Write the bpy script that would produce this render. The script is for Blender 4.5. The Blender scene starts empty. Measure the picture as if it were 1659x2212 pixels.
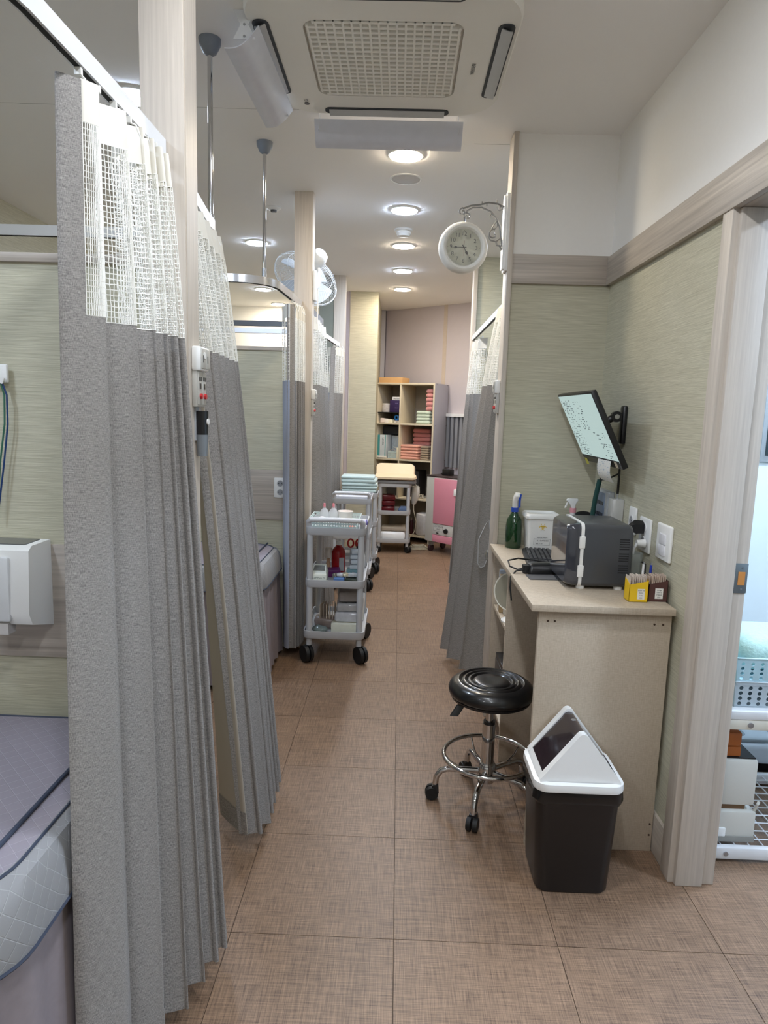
import bpy, bmesh, math, random
from mathutils import Vector, Matrix, noise
R = math.radians
SC = bpy.context.scene
COL = SC.collection

# ---------------------------------------------------------------- camera
cam_d = bpy.data.cameras.new('camera')
cam = bpy.data.objects.new('camera', cam_d)
COL.objects.link(cam)
SC.camera = cam
PITCH, YAW, ROLL, FPX, CAMH = 0.146153, -0.0177728, 0.0299075, 1469.16, 1.4567
_f = Vector((math.sin(YAW)*math.cos(PITCH), math.cos(YAW)*math.cos(PITCH), -math.sin(PITCH)))
_r = Vector((math.cos(YAW), -math.sin(YAW), 0)); _u = _r.cross(_f)
_r2 = _r*math.cos(ROLL) + _u*math.sin(ROLL); _u2 = -_r*math.sin(ROLL) + _u*math.cos(ROLL)
cam.matrix_world = Matrix(((_r2.x, _u2.x, -_f.x, 0), (_r2.y, _u2.y, -_f.y, 0), (_r2.z, _u2.z, -_f.z, CAMH), (0, 0, 0, 1)))
cam_d.sensor_fit = 'VERTICAL'
cam_d.sensor_height = 36.0
cam_d.lens = FPX/2212*36.0
cam_d.clip_start = 0.05

# ---------------------------------------------------------------- world + exposure
w = bpy.data.worlds.new('world'); SC.world = w; w.use_nodes = True
w.node_tree.nodes['Background'].inputs[0].default_value = (0.80, 0.86, 1.0, 1)
w.node_tree.nodes['Background'].inputs[1].default_value = 0.25
SC.view_settings.view_transform = 'Standard'
SC.view_settings.look = 'None'
SC.view_settings.gamma = 1.0
SC.view_settings.use_curve_mapping = False
SC.view_settings.exposure = 0.0
SC.cycles.diffuse_bounces = 8
LAMP = 232.0          # downlight emission strength
NEUT = (0.92, 0.97, 1.04); WARM = (1.0, 0.86, 0.66); COOL = (0.74, 0.90, 1.14)
CEIL = 2.67

# ---------------------------------------------------------------- materials
def lin(c):
    return tuple(((v/255)/12.92 if v/255 <= 0.04045 else ((v/255+0.055)/1.055)**2.4) for v in c)
MATS = {}
def nodes(name):
    m = bpy.data.materials.new(name); m.use_nodes = True
    nt = m.node_tree; b = nt.nodes['Principled BSDF']
    return m, nt, b
def N(nt, t, **kw):
    n = nt.nodes.new(t)
    for k, v in kw.items():
        setattr(n, k, v)
    return n
def mat(name, c, rough=0.5, metal=0.0, var=0.06, scale=25.0, bump=0.0, alpha=1.0, trans=0.0, emit=None, estr=0.0, coat=0.0, sheen=0.0):
    if name in MATS: return MATS[name]
    m, nt, b = nodes(name); c = lin(c)
    b.inputs['Roughness'].default_value = rough; b.inputs['Metallic'].default_value = metal
    if var > 0:
        tc = N(nt, 'ShaderNodeTexCoord'); nz = N(nt, 'ShaderNodeTexNoise'); nz.inputs['Scale'].default_value = scale
        nz.inputs['Detail'].default_value = 3
        nt.links.new(tc.outputs['Object'], nz.inputs['Vector'])
        mx = N(nt, 'ShaderNodeMix', data_type='RGBA')
        mx.inputs['A'].default_value = (*[v*(1-var) for v in c], 1); mx.inputs['B'].default_value = (*[min(1, v*(1+var)) for v in c], 1)
        nt.links.new(nz.outputs['Fac'], mx.inputs['Factor']); nt.links.new(mx.outputs['Result'], b.inputs['Base Color'])
        if bump > 0:
            bp = N(nt, 'ShaderNodeBump'); bp.inputs['Strength'].default_value = bump; bp.inputs['Distance'].default_value = 0.004
            nt.links.new(nz.outputs['Fac'], bp.inputs['Height']); nt.links.new(bp.outputs['Normal'], b.inputs['Normal'])
    else:
        b.inputs['Base Color'].default_value = (*c, 1)
    b.inputs['Alpha'].default_value = alpha
    if trans: b.inputs['Transmission Weight'].default_value = trans
    if coat: b.inputs['Coat Weight'].default_value = coat
    if sheen: b.inputs['Sheen Weight'].default_value = sheen
    if emit:
        b.inputs['Emission Color'].default_value = (*emit, 1); b.inputs['Emission Strength'].default_value = estr
    MATS[name] = m
    return m
def streak(name, c0, c1, sc1, sc2, rough=0.6, bump=0.15, coord='Object', p0=0.35, p1=0.68, rnd=0.0, dark=None, dist=0.002):
    """two stretched noises mixed: wood grain, woven cloth, grass paper"""
    if name in MATS: return MATS[name]
    m, nt, b = nodes(name)
    tc = N(nt, 'ShaderNodeTexCoord'); src = tc.outputs[coord]
    if rnd:
        oi = N(nt, 'ShaderNodeObjectInfo'); ad = N(nt, 'ShaderNodeVectorMath', operation='ADD'); sc = N(nt, 'ShaderNodeVectorMath', operation='SCALE')
        cm = N(nt, 'ShaderNodeCombineXYZ')
        for i in range(3): nt.links.new(oi.outputs['Random'], cm.inputs[i])
        nt.links.new(cm.outputs[0], sc.inputs[0]); sc.inputs['Scale'].default_value = 37.0
        nt.links.new(src, ad.inputs[0]); nt.links.new(sc.outputs[0], ad.inputs[1]); src = ad.outputs[0]
    outs = []
    for s in (sc1, sc2):
        mp = N(nt, 'ShaderNodeMapping'); mp.inputs['Scale'].default_value = s
        nz = N(nt, 'ShaderNodeTexNoise'); nz.inputs['Scale'].default_value = 1.0; nz.inputs['Detail'].default_value = 3.0; nz.inputs['Roughness'].default_value = 0.6
        nt.links.new(src, mp.inputs['Vector']); nt.links.new(mp.outputs[0], nz.inputs['Vector']); outs.append(nz.outputs['Fac'])
    av = N(nt, 'ShaderNodeMix', data_type='FLOAT'); av.inputs['Factor'].default_value = 0.5
    nt.links.new(outs[0], av.inputs['A']); nt.links.new(outs[1], av.inputs['B'])
    cr = N(nt, 'ShaderNodeValToRGB'); e = cr.color_ramp.elements
    e[0].position = p0; e[0].color = (*lin(c0), 1); e[1].position = p1; e[1].color = (*lin(c1), 1)
    nt.links.new(av.outputs['Result'], cr.inputs[0]); col = cr.outputs[0]
    if rnd:
        hs = N(nt, 'ShaderNodeHueSaturation'); ma = N(nt, 'ShaderNodeMath', operation='MULTIPLY_ADD')
        ma.inputs[1].default_value = rnd*2; ma.inputs[2].default_value = 1-rnd
        nt.links.new(oi.outputs['Random'], ma.inputs[0]); nt.links.new(ma.outputs[0], hs.inputs['Value']); nt.links.new(col, hs.inputs['Color']); col = hs.outputs[0]
    nt.links.new(col, b.inputs['Base Color']); b.inputs['Roughness'].default_value = rough
    if bump:
        bp = N(nt, 'ShaderNodeBump'); bp.inputs['Strength'].default_value = bump; bp.inputs['Distance'].default_value = dist
        nt.links.new(av.outputs['Result'], bp.inputs['Height']); nt.links.new(bp.outputs['Normal'], b.inputs['Normal'])
    MATS[name] = m
    return m
WOOD_Z = streak('greige_wood_upright', (186, 176, 165), (206, 196, 184), (160, 160, 5), (110, 110, 2.5), 0.5, 0.06)
WOOD_X = streak('greige_wood_across', (160, 150, 140), (200, 190, 178), (2.5, 40, 110), (1, 20, 40), 0.5, 0.06)
WOOD_Y = streak('greige_wood_along', (160, 150, 140), (204, 194, 181), (40, 2.5, 110), (20, 1, 40), 0.5, 0.06)
PAPER = streak('green_grass_wallpaper', (168, 164, 141), (214, 210, 189), (7, 7, 420), (12, 12, 900), 0.65, 0.45, p0=0.34, p1=0.68, dist=0.003)
FLOORT = streak('woven_brown_vinyl', (74, 55, 43), (158, 129, 104), (12, 420, 1), (420, 12, 1), 0.42, 0.12, rnd=0.06, p0=0.33, p1=0.68)
FABRIC = streak('heather_grey_curtain', (94, 92, 93), (178, 173, 168), (60, 900, 1), (900, 170, 1), 0.9, 0.25, coord='UV', p0=0.34, p1=0.66)
DESKW = streak('linen_beige_laminate', (174, 159, 140), (197, 183, 163), (60, 60, 300), (300, 300, 40), 0.5, 0.05)
WHITEP = mat('off_white_paint', (238, 236, 232), 0.85, var=0.015, scale=60, bump=0.02)
PALE = mat('pale_blue_paint', (214, 224, 228), 0.8, var=0.02)
LILAC = mat('lilac_paint', (198, 190, 195), 0.8, var=0.02)
NETM = mat('white_net_cord', (244, 243, 238), 0.8, var=0.02)
HEADM = mat('white_header_tape', (228, 224, 214), 0.85, var=0.02)
LINING = mat('blue_grey_lining', (160, 166, 182), 0.7, var=0.03)
LININGB = mat('beige_grey_lining', (178, 170, 158), 0.7, var=0.03)
WPLAST = mat('white_plastic', (238, 238, 236), 0.35, var=0.01)
GPLAST = mat('grey_plastic', (168, 172, 178), 0.45, var=0.02)
BLACK = mat('black_plastic', (22, 22, 24), 0.35, var=0.05)
RUBBER = mat('black_rubber', (18, 18, 19), 0.6, var=0.05)
CHROME = mat('chrome', (210, 210, 212), 0.08, 1.0, var=0)
ALU = mat('anodised_aluminium', (186, 190, 196), 0.28, 0.9, var=0.02)
WMETAL = mat('white_enamel_rail', (222, 224, 228), 0.3, 0.0, var=0.01)
DARK = mat('dark_shadow_gap', (30, 30, 32), 0.8, var=0.02)
GREYBLUE = mat('blue_grey_hood', (120, 126, 136), 0.45, var=0.02)

# ---------------------------------------------------------------- mesh builder
class MB:
    def __init__(s): s.v = []; s.f = []; s.uv = None
    def add(s, vs, fs):
        o = len(s.v); s.v += [tuple(v) for v in vs]; s.f += [tuple(i+o for i in f) for f in fs]; return s
    def xf(s, m, start=0):
        for i in range(start, len(s.v)): s.v[i] = tuple(m @ Vector(s.v[i]))
        return s
    def box(s, x0, x1, y0, y1, z0, z1, bev=0.0, seg=2):
        if x0 > x1: x0, x1 = x1, x0
        if y0 > y1: y0, y1 = y1, y0
        if z0 > z1: z0, z1 = z1, z0
        if bev <= 0:
            vs = [(x, y, z) for z in (z0, z1) for y in (y0, y1) for x in (x0, x1)]
            return s.add(vs, [(0, 2, 3, 1), (4, 5, 7, 6), (0, 1, 5, 4), (2, 6, 7, 3), (0, 4, 6, 2), (1, 3, 7, 5)])
        bm = bmesh.new()
        bmesh.ops.create_cube(bm, size=1, matrix=Matrix.Translation(((x0+x1)/2, (y0+y1)/2, (z0+z1)/2)) @ Matrix.Diagonal((x1-x0, y1-y0, z1-z0, 1)))
        bev = min(bev, 0.499*min(x1-x0, y1-y0, z1-z0))
        bmesh.ops.bevel(bm, geom=bm.edges[:], offset=bev, segments=seg, profile=0.5, affect='EDGES')
        return s.frombm(bm)
    def frombm(s, bm):
        bm.verts.ensure_lookup_table(); bm.verts.index_update()
        s.add([v.co[:] for v in bm.verts], [[v.index for v in f.verts] for f in bm.faces]); bm.free(); return s
    def loft(s, loops, cap0=True, cap1=True, closed=True):
        n = len(loops[0]); vs = [p for l in loops for p in l]; fs = []
        for i in range(len(loops)-1):
            for j in range(n if closed else n-1):
                k = (j+1) % n
                fs.append((i*n+j, i*n+k, (i+1)*n+k, (i+1)*n+j))
        if cap0: fs.append(tuple(reversed(range(n))))
        if cap1: fs.append(tuple((len(loops)-1)*n+j for j in range(n)))
        return s.add(vs, fs)
    def cyl(s, p0, p1, r0, r1=None, n=16, cap=True):
        r1 = r0 if r1 is None else r1
        p0 = Vector(p0); p1 = Vector(p1); d = (p1-p0).normalized()
        a = d.orthogonal().normalized(); b = d.cross(a)
        ring = lambda p, r: [p + (a*math.cos(2*math.pi*i/n) + b*math.sin(2*math.pi*i/n))*r for i in range(n)]
        return s.loft([ring(p0, r0), ring(p1, r1)], cap, cap)
    def tube(s, pts, r, n=8, closed=False, cap=True):
        pts = [Vector(p) for p in pts]; m = len(pts); loops = []; a = None
        for i in range(m):
            if closed: d = pts[(i+1) % m] - pts[i-1]
            else: d = pts[min(i+1, m-1)] - pts[max(i-1, 0)]
            d.normalize()
            if a is None: a = d.orthogonal().normalized()
            else:
                a = a - d*a.dot(d)
                a = a.normalized() if a.length > 1e-6 else d.orthogonal().normalized()
            b = d.cross(a); rr = r[i] if isinstance(r, (list, tuple)) else r
            loops.append([pts[i] + (a*math.cos(2*math.pi*k/n) + b*math.sin(2*math.pi*k/n))*rr for k in range(n)])
        if closed: loops.append(loops[0]); cap = False
        return s.loft(loops, cap, cap)
    def lathe(s, prof, n=24, c=(0, 0, 0), m=None):
        loops = [[(r*math.cos(2*math.pi*i/n), r*math.sin(2*math.pi*i/n), z) for i in range(n)] for r, z in prof]
        st = len(s.v); s.loft(loops, prof[0][0] > 1e-6, prof[-1][0] > 1e-6)
        if m is None: m = Matrix.Translation(c)
        return s.xf(m, st)
    def sweep(s, pts, w, h):
        """rectangular profile swept along a level path (x,y,z of profile centre)"""
        pts = [Vector(p) for p in pts]; loops = []
        for i in range(len(pts)):
            d = (pts[min(i+1, len(pts)-1)] - pts[max(i-1, 0)]); d.z = 0; d.normalize(); nrm = Vector((-d.y, d.x, 0)); up = Vector((0, 0, 1))
            loops.append([pts[i] + nrm*(a*w/2) + up*(b*h/2) for a, b in ((-1, -1), (1, -1), (1, 1), (-1, 1))])
        return s.loft(loops)
    def prism(s, poly, z0, z1):
        return s.loft([[(x, y, z0) for x, y in poly], [(x, y, z1) for x, y in poly]])
    def grid(s, fn, nu, nv):
        vs = [fn(i/nu, j/nv) for j in range(nv+1) for i in range(nu+1)]
        return s.add(vs, [(j*(nu+1)+i, j*(nu+1)+i+1, (j+1)*(nu+1)+i+1, (j+1)*(nu+1)+i) for j in range(nv) for i in range(nu)])
    def build(s, name, m, parent=None, smooth=True, ang=38, uvs=None):
        me = bpy.data.meshes.new(name); me.from_pydata(s.v, [], s.f); me.update()
        bm = bmesh.new(); bm.from_mesh(me); bmesh.ops.recalc_face_normals(bm, faces=bm.faces[:]); bm.to_mesh(me); bm.free()
        if uvs:
            ul = me.uv_layers.new(name='UVMap')
            for lp in me.loops: ul.data[lp.index].uv = uvs[lp.vertex_index]
        if smooth:
            me.shade_smooth(); me.set_sharp_from_angle(angle=R(ang))
        me.materials.append(m)
        o = bpy.data.objects.new(name, me); COL.objects.link(o)
        if parent is not None: o.parent = parent
        return o
def rrect(cx, cy, wd, dp, r, z, n=4):
    out = []
    for sx, sy, a0 in ((1, 1, 0), (-1, 1, 90), (-1, -1, 180), (1, -1, 270)):
        for k in range(n+1):
            a = R(a0 + 90*k/n); out.append((cx + sx*(wd/2-r) + r*math.cos(a), cy + sy*(dp/2-r) + r*math.sin(a), z))
    return out
def thing(name, label, cat, loc=(0, 0, 0), rz=0.0, group=None):
    o = bpy.data.objects.new(name, None); COL.objects.link(o); o.empty_display_size = 0.05
    o.location = loc; o.rotation_euler = (0, 0, rz); tag(o, label, cat, group); return o
def tag(o, label, cat, group=None):
    o['label'] = label; o['category'] = cat
    if group: o['group'] = group
    return o
def solo(mb, name, m, label, cat, loc=(0, 0, 0), rz=0.0, group=None, **kw):
    o = mb.build(name, m, **kw); o.location = loc; o.rotation_euler = (0, 0, rz); return tag(o, label, cat, group)
def struct(mb, name, m, parent=None, **kw):
    o = mb.build(name, m, parent, **kw)
    o['kind'] = 'structure'
    return o
def clone(o, loc=None, rz=None, label=None, parent=None):
    c = o.copy(); COL.objects.link(c)
    if parent is not None: c.parent = parent
    if loc is not None: c.location = loc
    if rz is not None: c.rotation_euler = (0, 0, rz)
    if label: c['label'] = label
    for ch in o.children: clone(ch, parent=c)
    return c
def frame(o, r, u, n):
    """matrix with local x=r, y=u, z=n at o"""
    r = Vector(r).normalized(); u = Vector(u).normalized(); n = Vector(n).normalized()
    return Matrix(((r.x, u.x, n.x, o[0]), (r.y, u.y, n.y, o[1]), (r.z, u.z, n.z, o[2]), (0, 0, 0, 1)))
def lettering(txt, size, mtx, m, parent, name='lettering', align='CENTER', ext=0.0002):
    cu = bpy.data.curves.new('t', 'FONT'); cu.body = txt; cu.size = size; cu.align_x = align; cu.align_y = 'CENTER'; cu.extrude = ext; cu.resolution_u = 2
    ob = bpy.data.objects.new('t', cu); COL.objects.link(ob); bpy.context.view_layer.update()
    me = bpy.data.meshes.new_from_object(ob.evaluated_get(bpy.context.evaluated_depsgraph_get()))
    bpy.data.objects.remove(ob); bpy.data.curves.remove(cu)
    me.name = name; me.transform(mtx); me.materials.clear(); me.materials.append(m)
    o = bpy.data.objects.new(name, me); COL.objects.link(o); o.parent = parent; return o

# ---------------------------------------------------------------- structure
XL, XR, YP = -2.47, 0.92, 3.17
slab = struct(MB().box(-2.6, 3.3, -2.6, 9.2, -0.06, -0.004), 'floor', mat('dark_tile_joint', (74, 60, 50), 0.8))
T = 0.457; GX, GY = 0.0322, 3.9925
tile = MB().box(-T/2+0.0009, T/2-0.0009, -T/2+0.0009, T/2-0.0009, -0.004, 0.0).build('floor_tile', FLOORT, smooth=False)
tile_me = tile.data; bpy.data.objects.remove(tile)
for i in range(-5, 5):
    for j in range(-9, 12):
        cx, cy = GX + (i+0.5)*T, GY + (j+0.5)*T
        if cy < 0.5 and not -3 <= i <= 3: continue
        if cx > 2.0 or cx < -1.9 and cy > 5: continue
        o = bpy.data.objects.new('floor_tile', tile_me); COL.objects.link(o); o.parent = slab; o.location = (cx, cy, 0)
        if (i*7+j*3) % 4 == 1: o.rotation_euler = (0, 0, R(90))

def ceiling_mat():
    m, nt, b = nodes('ceiling_paint_with_hairline_joint')
    tc = N(nt, 'ShaderNodeTexCoord'); sp = N(nt, 'ShaderNodeSeparateXYZ'); nt.links.new(tc.outputs['Object'], sp.inputs[0])
    nz = N(nt, 'ShaderNodeTexNoise'); nz.inputs['Scale'].default_value = 7; nz.inputs['Detail'].default_value = 5; nt.links.new(tc.outputs['Object'], nz.inputs['Vector'])
    ma = N(nt, 'ShaderNodeMath', operation='MULTIPLY_ADD'); ma.inputs[1].default_value = 0.02; nt.links.new(nz.outputs['Fac'], ma.inputs[0]); nt.links.new(sp.outputs['Y'], ma.inputs[2])
    fac = None
    for y0 in (2.985, 3.30):
        su = N(nt, 'ShaderNodeMath', operation='SUBTRACT'); su.inputs[1].default_value = y0+0.01; nt.links.new(ma.outputs[0], su.inputs[0])
        ab = N(nt, 'ShaderNodeMath', operation='ABSOLUTE'); nt.links.new(su.outputs[0], ab.inputs[0])
        lt = N(nt, 'ShaderNodeMath', operation='LESS_THAN'); lt.inputs[1].default_value = 0.0011; nt.links.new(ab.outputs[0], lt.inputs[0])
        sx = N(nt, 'ShaderNodeMath', operation='LESS_THAN' if y0 < 3 else 'GREATER_THAN'); sx.inputs[1].default_value = -0.44 if y0 < 3 else 0.3; nt.links.new(sp.outputs['X'], sx.inputs[0])
        mu = N(nt, 'ShaderNodeMath', operation='MULTIPLY'); nt.links.new(lt.outputs[0], mu.inputs[0]); nt.links.new(sx.outputs[0], mu.inputs[1])
        if fac is None: fac = mu.outputs[0]
        else:
            mm = N(nt, 'ShaderNodeMath', operation='MAXIMUM'); nt.links.new(fac, mm.inputs[0]); nt.links.new(mu.outputs[0], mm.inputs[1]); fac = mm.outputs[0]
    mx = N(nt, 'ShaderNodeMix', data_type='RGBA'); mx.inputs['A'].default_value = (*lin((244, 242, 240)), 1); mx.inputs['B'].default_value = (*lin((120, 116, 112)), 1)
    nt.links.new(fac, mx.inputs['Factor']); nt.links.new(mx.outputs['Result'], b.inputs['Base Color']); b.inputs['Roughness'].default_value = 0.9
    return m
struct(MB().box(-2.6, 3.3, -2.6, 9.2, CEIL, CEIL+0.1), 'ceiling', ceiling_mat())
struct(MB().box(XL-0.1, XL, -2.6, 9.2, 0, CEIL), 'wall_left', PAPER)
struct(MB().box(XL, 3.2, -2.6, -2.5, 0, CEIL), 'wall_back', WHITEP)

# right wall with wallpaper below the trim band and paint above, and the doorway
wr = struct(MB().box(XR, XR+0.12, 2.055, YP+0.08, 0, 2.04), 'wall_right', PAPER)
struct(MB().box(XR, XR+0.12, 2.055, YP+0.08, 2.04, CEIL).box(XR, XR+0.12, -2.5, 2.055, 2.16, CEIL), 'upper_wall_right', WHITEP)
struct(MB().box(XR, XR+0.12, -2.5, 0.95, 0, 2.16), 'wall_right_near', PAPER)
t1 = struct(MB().box(XR-0.022, XR, 0.0, YP, 2.04, 2.16, 0.002), 'trim_1', WOOD_Y)
struct(MB().box(XR-0.012, XR, 2.0, YP, 0, 0.135, 0.002), 'baseboard_right', WOOD_Y)
# door frame (open doorway to the next room)
dr = bpy.data.objects.new('door_1', None); COL.objects.link(dr); dr['kind'] = 'structure'
MB().box(XR-0.018, XR+0.03, 1.995, 2.058, 0, 2.045, 0.003).build('architrave', WOOD_Z, dr)
MB().box(XR+0.0, XR+0.085, 1.978, 2.055, 0, 2.04, 0.003).build('jamb', WOOD_Z, dr)
MB().box(XR+0.085, XR+0.126, 1.99, 2.055, 0, 2.04, 0.003).build('door_stop', WOOD_Z, dr)
MB().box(XR-0.0, XR+0.14, 0.9, 2.0, 2.04, 2.09, 0.003).build('head_jamb', WOOD_Y, dr)
MB().box(XR-0.018, XR+0.14, 0.90, 0.96, 0, 2.045, 0.003).build('jamb', WOOD_Z, dr)
st = MB().box(XR+0.080, XR+0.126, 1.9865, 1.9895, 0.955, 1.045, 0.001)
sp_ = st.build('strike_plate', mat('brushed_steel', (140, 150, 156), 0.4, 0.8), dr)
MB().box(XR+0.098, XR+0.118, 1.985, 1.987, 0.98, 1.02).build('latch_hole', mat('raw_wood_hole', (196, 132, 66), 0.8), sp_)
for zz in (0.968, 1.032):
    MB().cyl((XR+0.110, 1.9868, zz), (XR+0.110, 1.985, zz), 0.003, n=8).build('screw', ALU, sp_)

# partition at the end of the desk alcove
struct(MB().box(0.48, XR+0.12, YP, YP+0.08, 0, 2.04), 'wall_alcove', PAPER)
struct(MB().box(0.48, XR+0.12, YP, YP+0.08, 2.04, CEIL), 'upper_wall_alcove', WHITEP)
struct(MB().box(0.478, XR, YP-0.018, YP, 2.04, 2.165, 0.002), 'trim_2', WOOD_X)
struct(MB().box(0.458, 0.480, YP-0.02, YP+0.10, 0, CEIL, 0.001), 'trim_3', WOOD_Z)
# second partition on the right
struct(MB().box(0.578, 2.5, 5.54, 5.62, 0, CEIL), 'wall_partition_right', PAPER)
struct(MB().box(0.550, 0.580, 5.52, 5.64, 0, CEIL, 0.001), 'trim_4', WOOD_Z)
struct(MB().box(2.5, 2.6, YP+0.08, 9.2, 0, CEIL), 'wall_right_far', PAPER)
# slanting end wall
A, B = Vector((-0.215, 8.54)), Vector((2.55, 6.22))
dd = (B-A).normalized(); nn = Vector((dd.y, -dd.x))
if nn.y < 0: nn = -nn
def slant(s0, s1, d0, d1, z0, z1):
    ps = [A+dd*s0+nn*d0, A+dd*s1+nn*d0, A+dd*s1+nn*d1, A+dd*s0+nn*d1]
    return MB().prism([(p.x, p.y) for p in ps], z0, z1)
ws = struct(slant(0, 3.6, 0, 0.1, 0, CEIL), 'wall_end', LILAC)
slant(0.0, 0.035, -0.01, 0.0, 0, CEIL).build('edge_strip', mat('dark_grey_strip', (120, 116, 124), 0.5), ws)
slant(0.90, 0.95, -0.004, 0.0, 0, CEIL).build('joint_strip', mat('tan_wall_joint', (198, 184, 172), 0.8), ws)
w1 = struct(slant(0.90, 2.2, -0.06, 0.0, 1.425, 1.46), 'window_1', mat('white_window_board', (232, 232, 232), 0.4))
for k in range(14):
    slant(0.97+0.06*k, 1.005+0.06*k, -0.045, -0.002, 0.85, 1.42).build('radiator_fin', mat('grey_radiator', (140, 142, 148), 0.4), w1)
struct(MB().box(-0.30, -0.2, 8.46, 8.56, 0, CEIL), 'wall_end_return', mat('grey_lilac_paint', (186, 184, 192), 0.8, var=0.02))
struct(MB().box(XL, -0.25, 8.46, 8.56, 0, CEIL), 'wall_end_left', WHITEP)
pl = struct(MB().box(-0.535, -0.25, 7.22, 8.46, 0, CEIL), 'wall_pier', PAPER)

# wooden posts and cubicle partitions on the left
for k, y in enumerate((1.69, 4.03, 6.40)):
    p = struct(MB().box(-0.626, -0.524, y, y+0.10, 0, CEIL, 0.0015), 'wooden_post', WOOD_Z)
    MB().box(-0.5245, -0.521, y+0.006, y+0.094, 0, CEIL).build('edge_strip', WOOD_Z, p)
    q = struct(MB().box(XL, -0.627, y+0.012, y+0.07, 0, 1.79), 'wall_partition_left', PAPER)
    MB().box(XL, -0.627, y+0.004, y+0.078, 1.79, 1.812, 0.002).build('cap_rail', WOOD_X, q)
    MB().box(XL, -0.627, y+0.0, y+0.012, 0.795, 1.095, 0.001).build('wood_band', WOOD_X, q)
    if k == 2:
        struct(MB().box(-0.76, -0.627, y+0.004, y+0.078, 1.812, CEIL), 'upper_partition_left', mat('shaded_green_grey_panel', (120, 124, 116), 0.7))  # panel in shadow: the shade is painted in as a darker green-grey

# next room through the doorway
struct(MB().box(XR+0.12, 3.2, YP, YP+0.08, 0, CEIL), 'wall_next_room', PALE)
struct(MB().box(3.2, 3.3, -2.5, 3.33, 0, CEIL), 'wall_next_room_side', PALE)

# ---------------------------------------------------------------- downlights
def downlight(x, y, warm, label, r=0.078, st=1.0):
    t = thing('downlight', label, 'ceiling light', (x, y, CEIL), 0, 'round ceiling downlights')
    MB().lathe([(r+0.008, 0.0), (r+0.009, -0.003), (r+0.006, -0.008), (r, -0.010), (r-0.002, -0.006)], 32).build('trim_ring', WPLAST, t)
    c = (COOL, WARM, NEUT)[int(warm)]
    MB().lathe([(r-0.001, -0.010), (r*0.97, -0.012), (r*0.6, -0.0145), (0.0, -0.0155)], 32).build('diffuser', mat('lit_diffuser_'+('cool', 'warm', 'neutral')[int(warm)], (250, 250, 250), 0.6, var=0, emit=c, estr=LAMP*st), t)
    return t
downlight(-0.008, 3.444, True, 'nearest warm-white downlight over the corridor, just past the air conditioner')
downlight(-0.008, 4.334, False, 'cool-white downlight over the corridor, next after the round ceiling speaker')
downlight(-0.008, 5.224, True, 'warm-white downlight over the corridor right beyond the smoke detector')
downlight(-0.008, 6.114, False, 'farther cool-white downlight over the corridor, fourth in the row')
downlight(-0.008, 7.004, True, 'farthest warm-white downlight of the corridor row, near the end wall')
downlight(-1.092, 2.885, False, 'cool-white downlight half hidden behind the nearest wooden post')
downlight(-1.092, 5.243, False, 'cool-white downlight over the second cubicle beside the rail support rod')
downlight(-1.44, 7.22, False, 'small cool-white downlight seen under the curved curtain rail')
downlight(-1.448, 8.186, True, 'small warm-white downlight low behind the third curtain')
for x, y, wm in ((-0.008, 1.35, 2), (-0.008, 0.25, 2), (-0.008, -0.9, 2), (-1.3, 0.6, False), (-1.3, -0.9, 2), (1.3, 4.4, False), (1.3, 6.6, True)):  # unseen downlights, added to light the near area and the cubicles
    downlight(x, y, wm, ('cool', 'warm', 'white')[int(wm)] + ' added ceiling downlight outside the picture, ' + ('over the corridor above the doorway', 'over the corridor above the viewer', 'over the corridor behind the viewer', 'over the nearest bed', 'over the left side behind the viewer', 'over the nearer right cubicle', 'over the farther right cubicle')[[1.35, 0.25, -0.9, 0.6, -0.9, 4.4, 6.6].index(y) + (2 if x == -1.3 and y == -0.9 else 0)])
downlight(1.7, 2.3, False, 'cool ceiling light of the next room', 0.14)
downlight(2.3, 1.0, False, 'second cool ceiling light of the next room', 0.14)

# ---------------------------------------------------------------- ceiling devices
t = thing('ceiling_speaker', 'flat round white speaker set in the ceiling between two downlights', 'speaker', (-0.004, 3.787, CEIL))
MB().lathe([(0.085, 0), (0.086, -0.004), (0.078, -0.006), (0.074, -0.003)], 36).build('trim_ring', WPLAST, t)
MB().lathe([(0.0735, -0.004), (0.05, -0.0065), (0.0, -0.008)], 36).build('grille', mat('speaker_mesh_white', (205, 203, 202), 0.7, scale=300, var=0.15), t)
t = thing('smoke_detector', 'white domed smoke detector on the ceiling between two downlights', 'smoke detector', (-0.01, 4.793, CEIL))
MB().lathe([(0.062, 0), (0.062, -0.010), (0.05, -0.016), (0.046, -0.016)], 32).build('base', WPLAST, t)
MB().lathe([(0.050, -0.014), (0.052, -0.028), (0.04, -0.044), (0.0, -0.048)], 32).build('dome', WPLAST, t)
t = thing('fire_detector', 'small round detector with a dark centre on the ceiling left of the second post', 'detector', (-0.806, 4.358, CEIL))
MB().lathe([(0.045, 0), (0.045, -0.006), (0.03, -0.014), (0.02, -0.016)], 28).build('base', WPLAST, t)
MB().lathe([(0.02, -0.014), (0.018, -0.028), (0.0, -0.030)], 20).build('sensor', mat('grey_sensor', (90, 92, 96), 0.4), t)

# ---------------------------------------------------------------- air conditioner
ACX, ACY = -0.088, 2.522
ac = thing('ceiling_air_conditioner', 'white four-way ceiling cassette air conditioner with a square intake grille', 'air conditioner', (ACX, ACY, CEIL))
ACW = mat('cream_white_plastic', (238, 236, 230), 0.4, var=0.01)
h = 0.425; g = 0.252; s0, s1 = 0.360, 0.385
m = MB()
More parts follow.
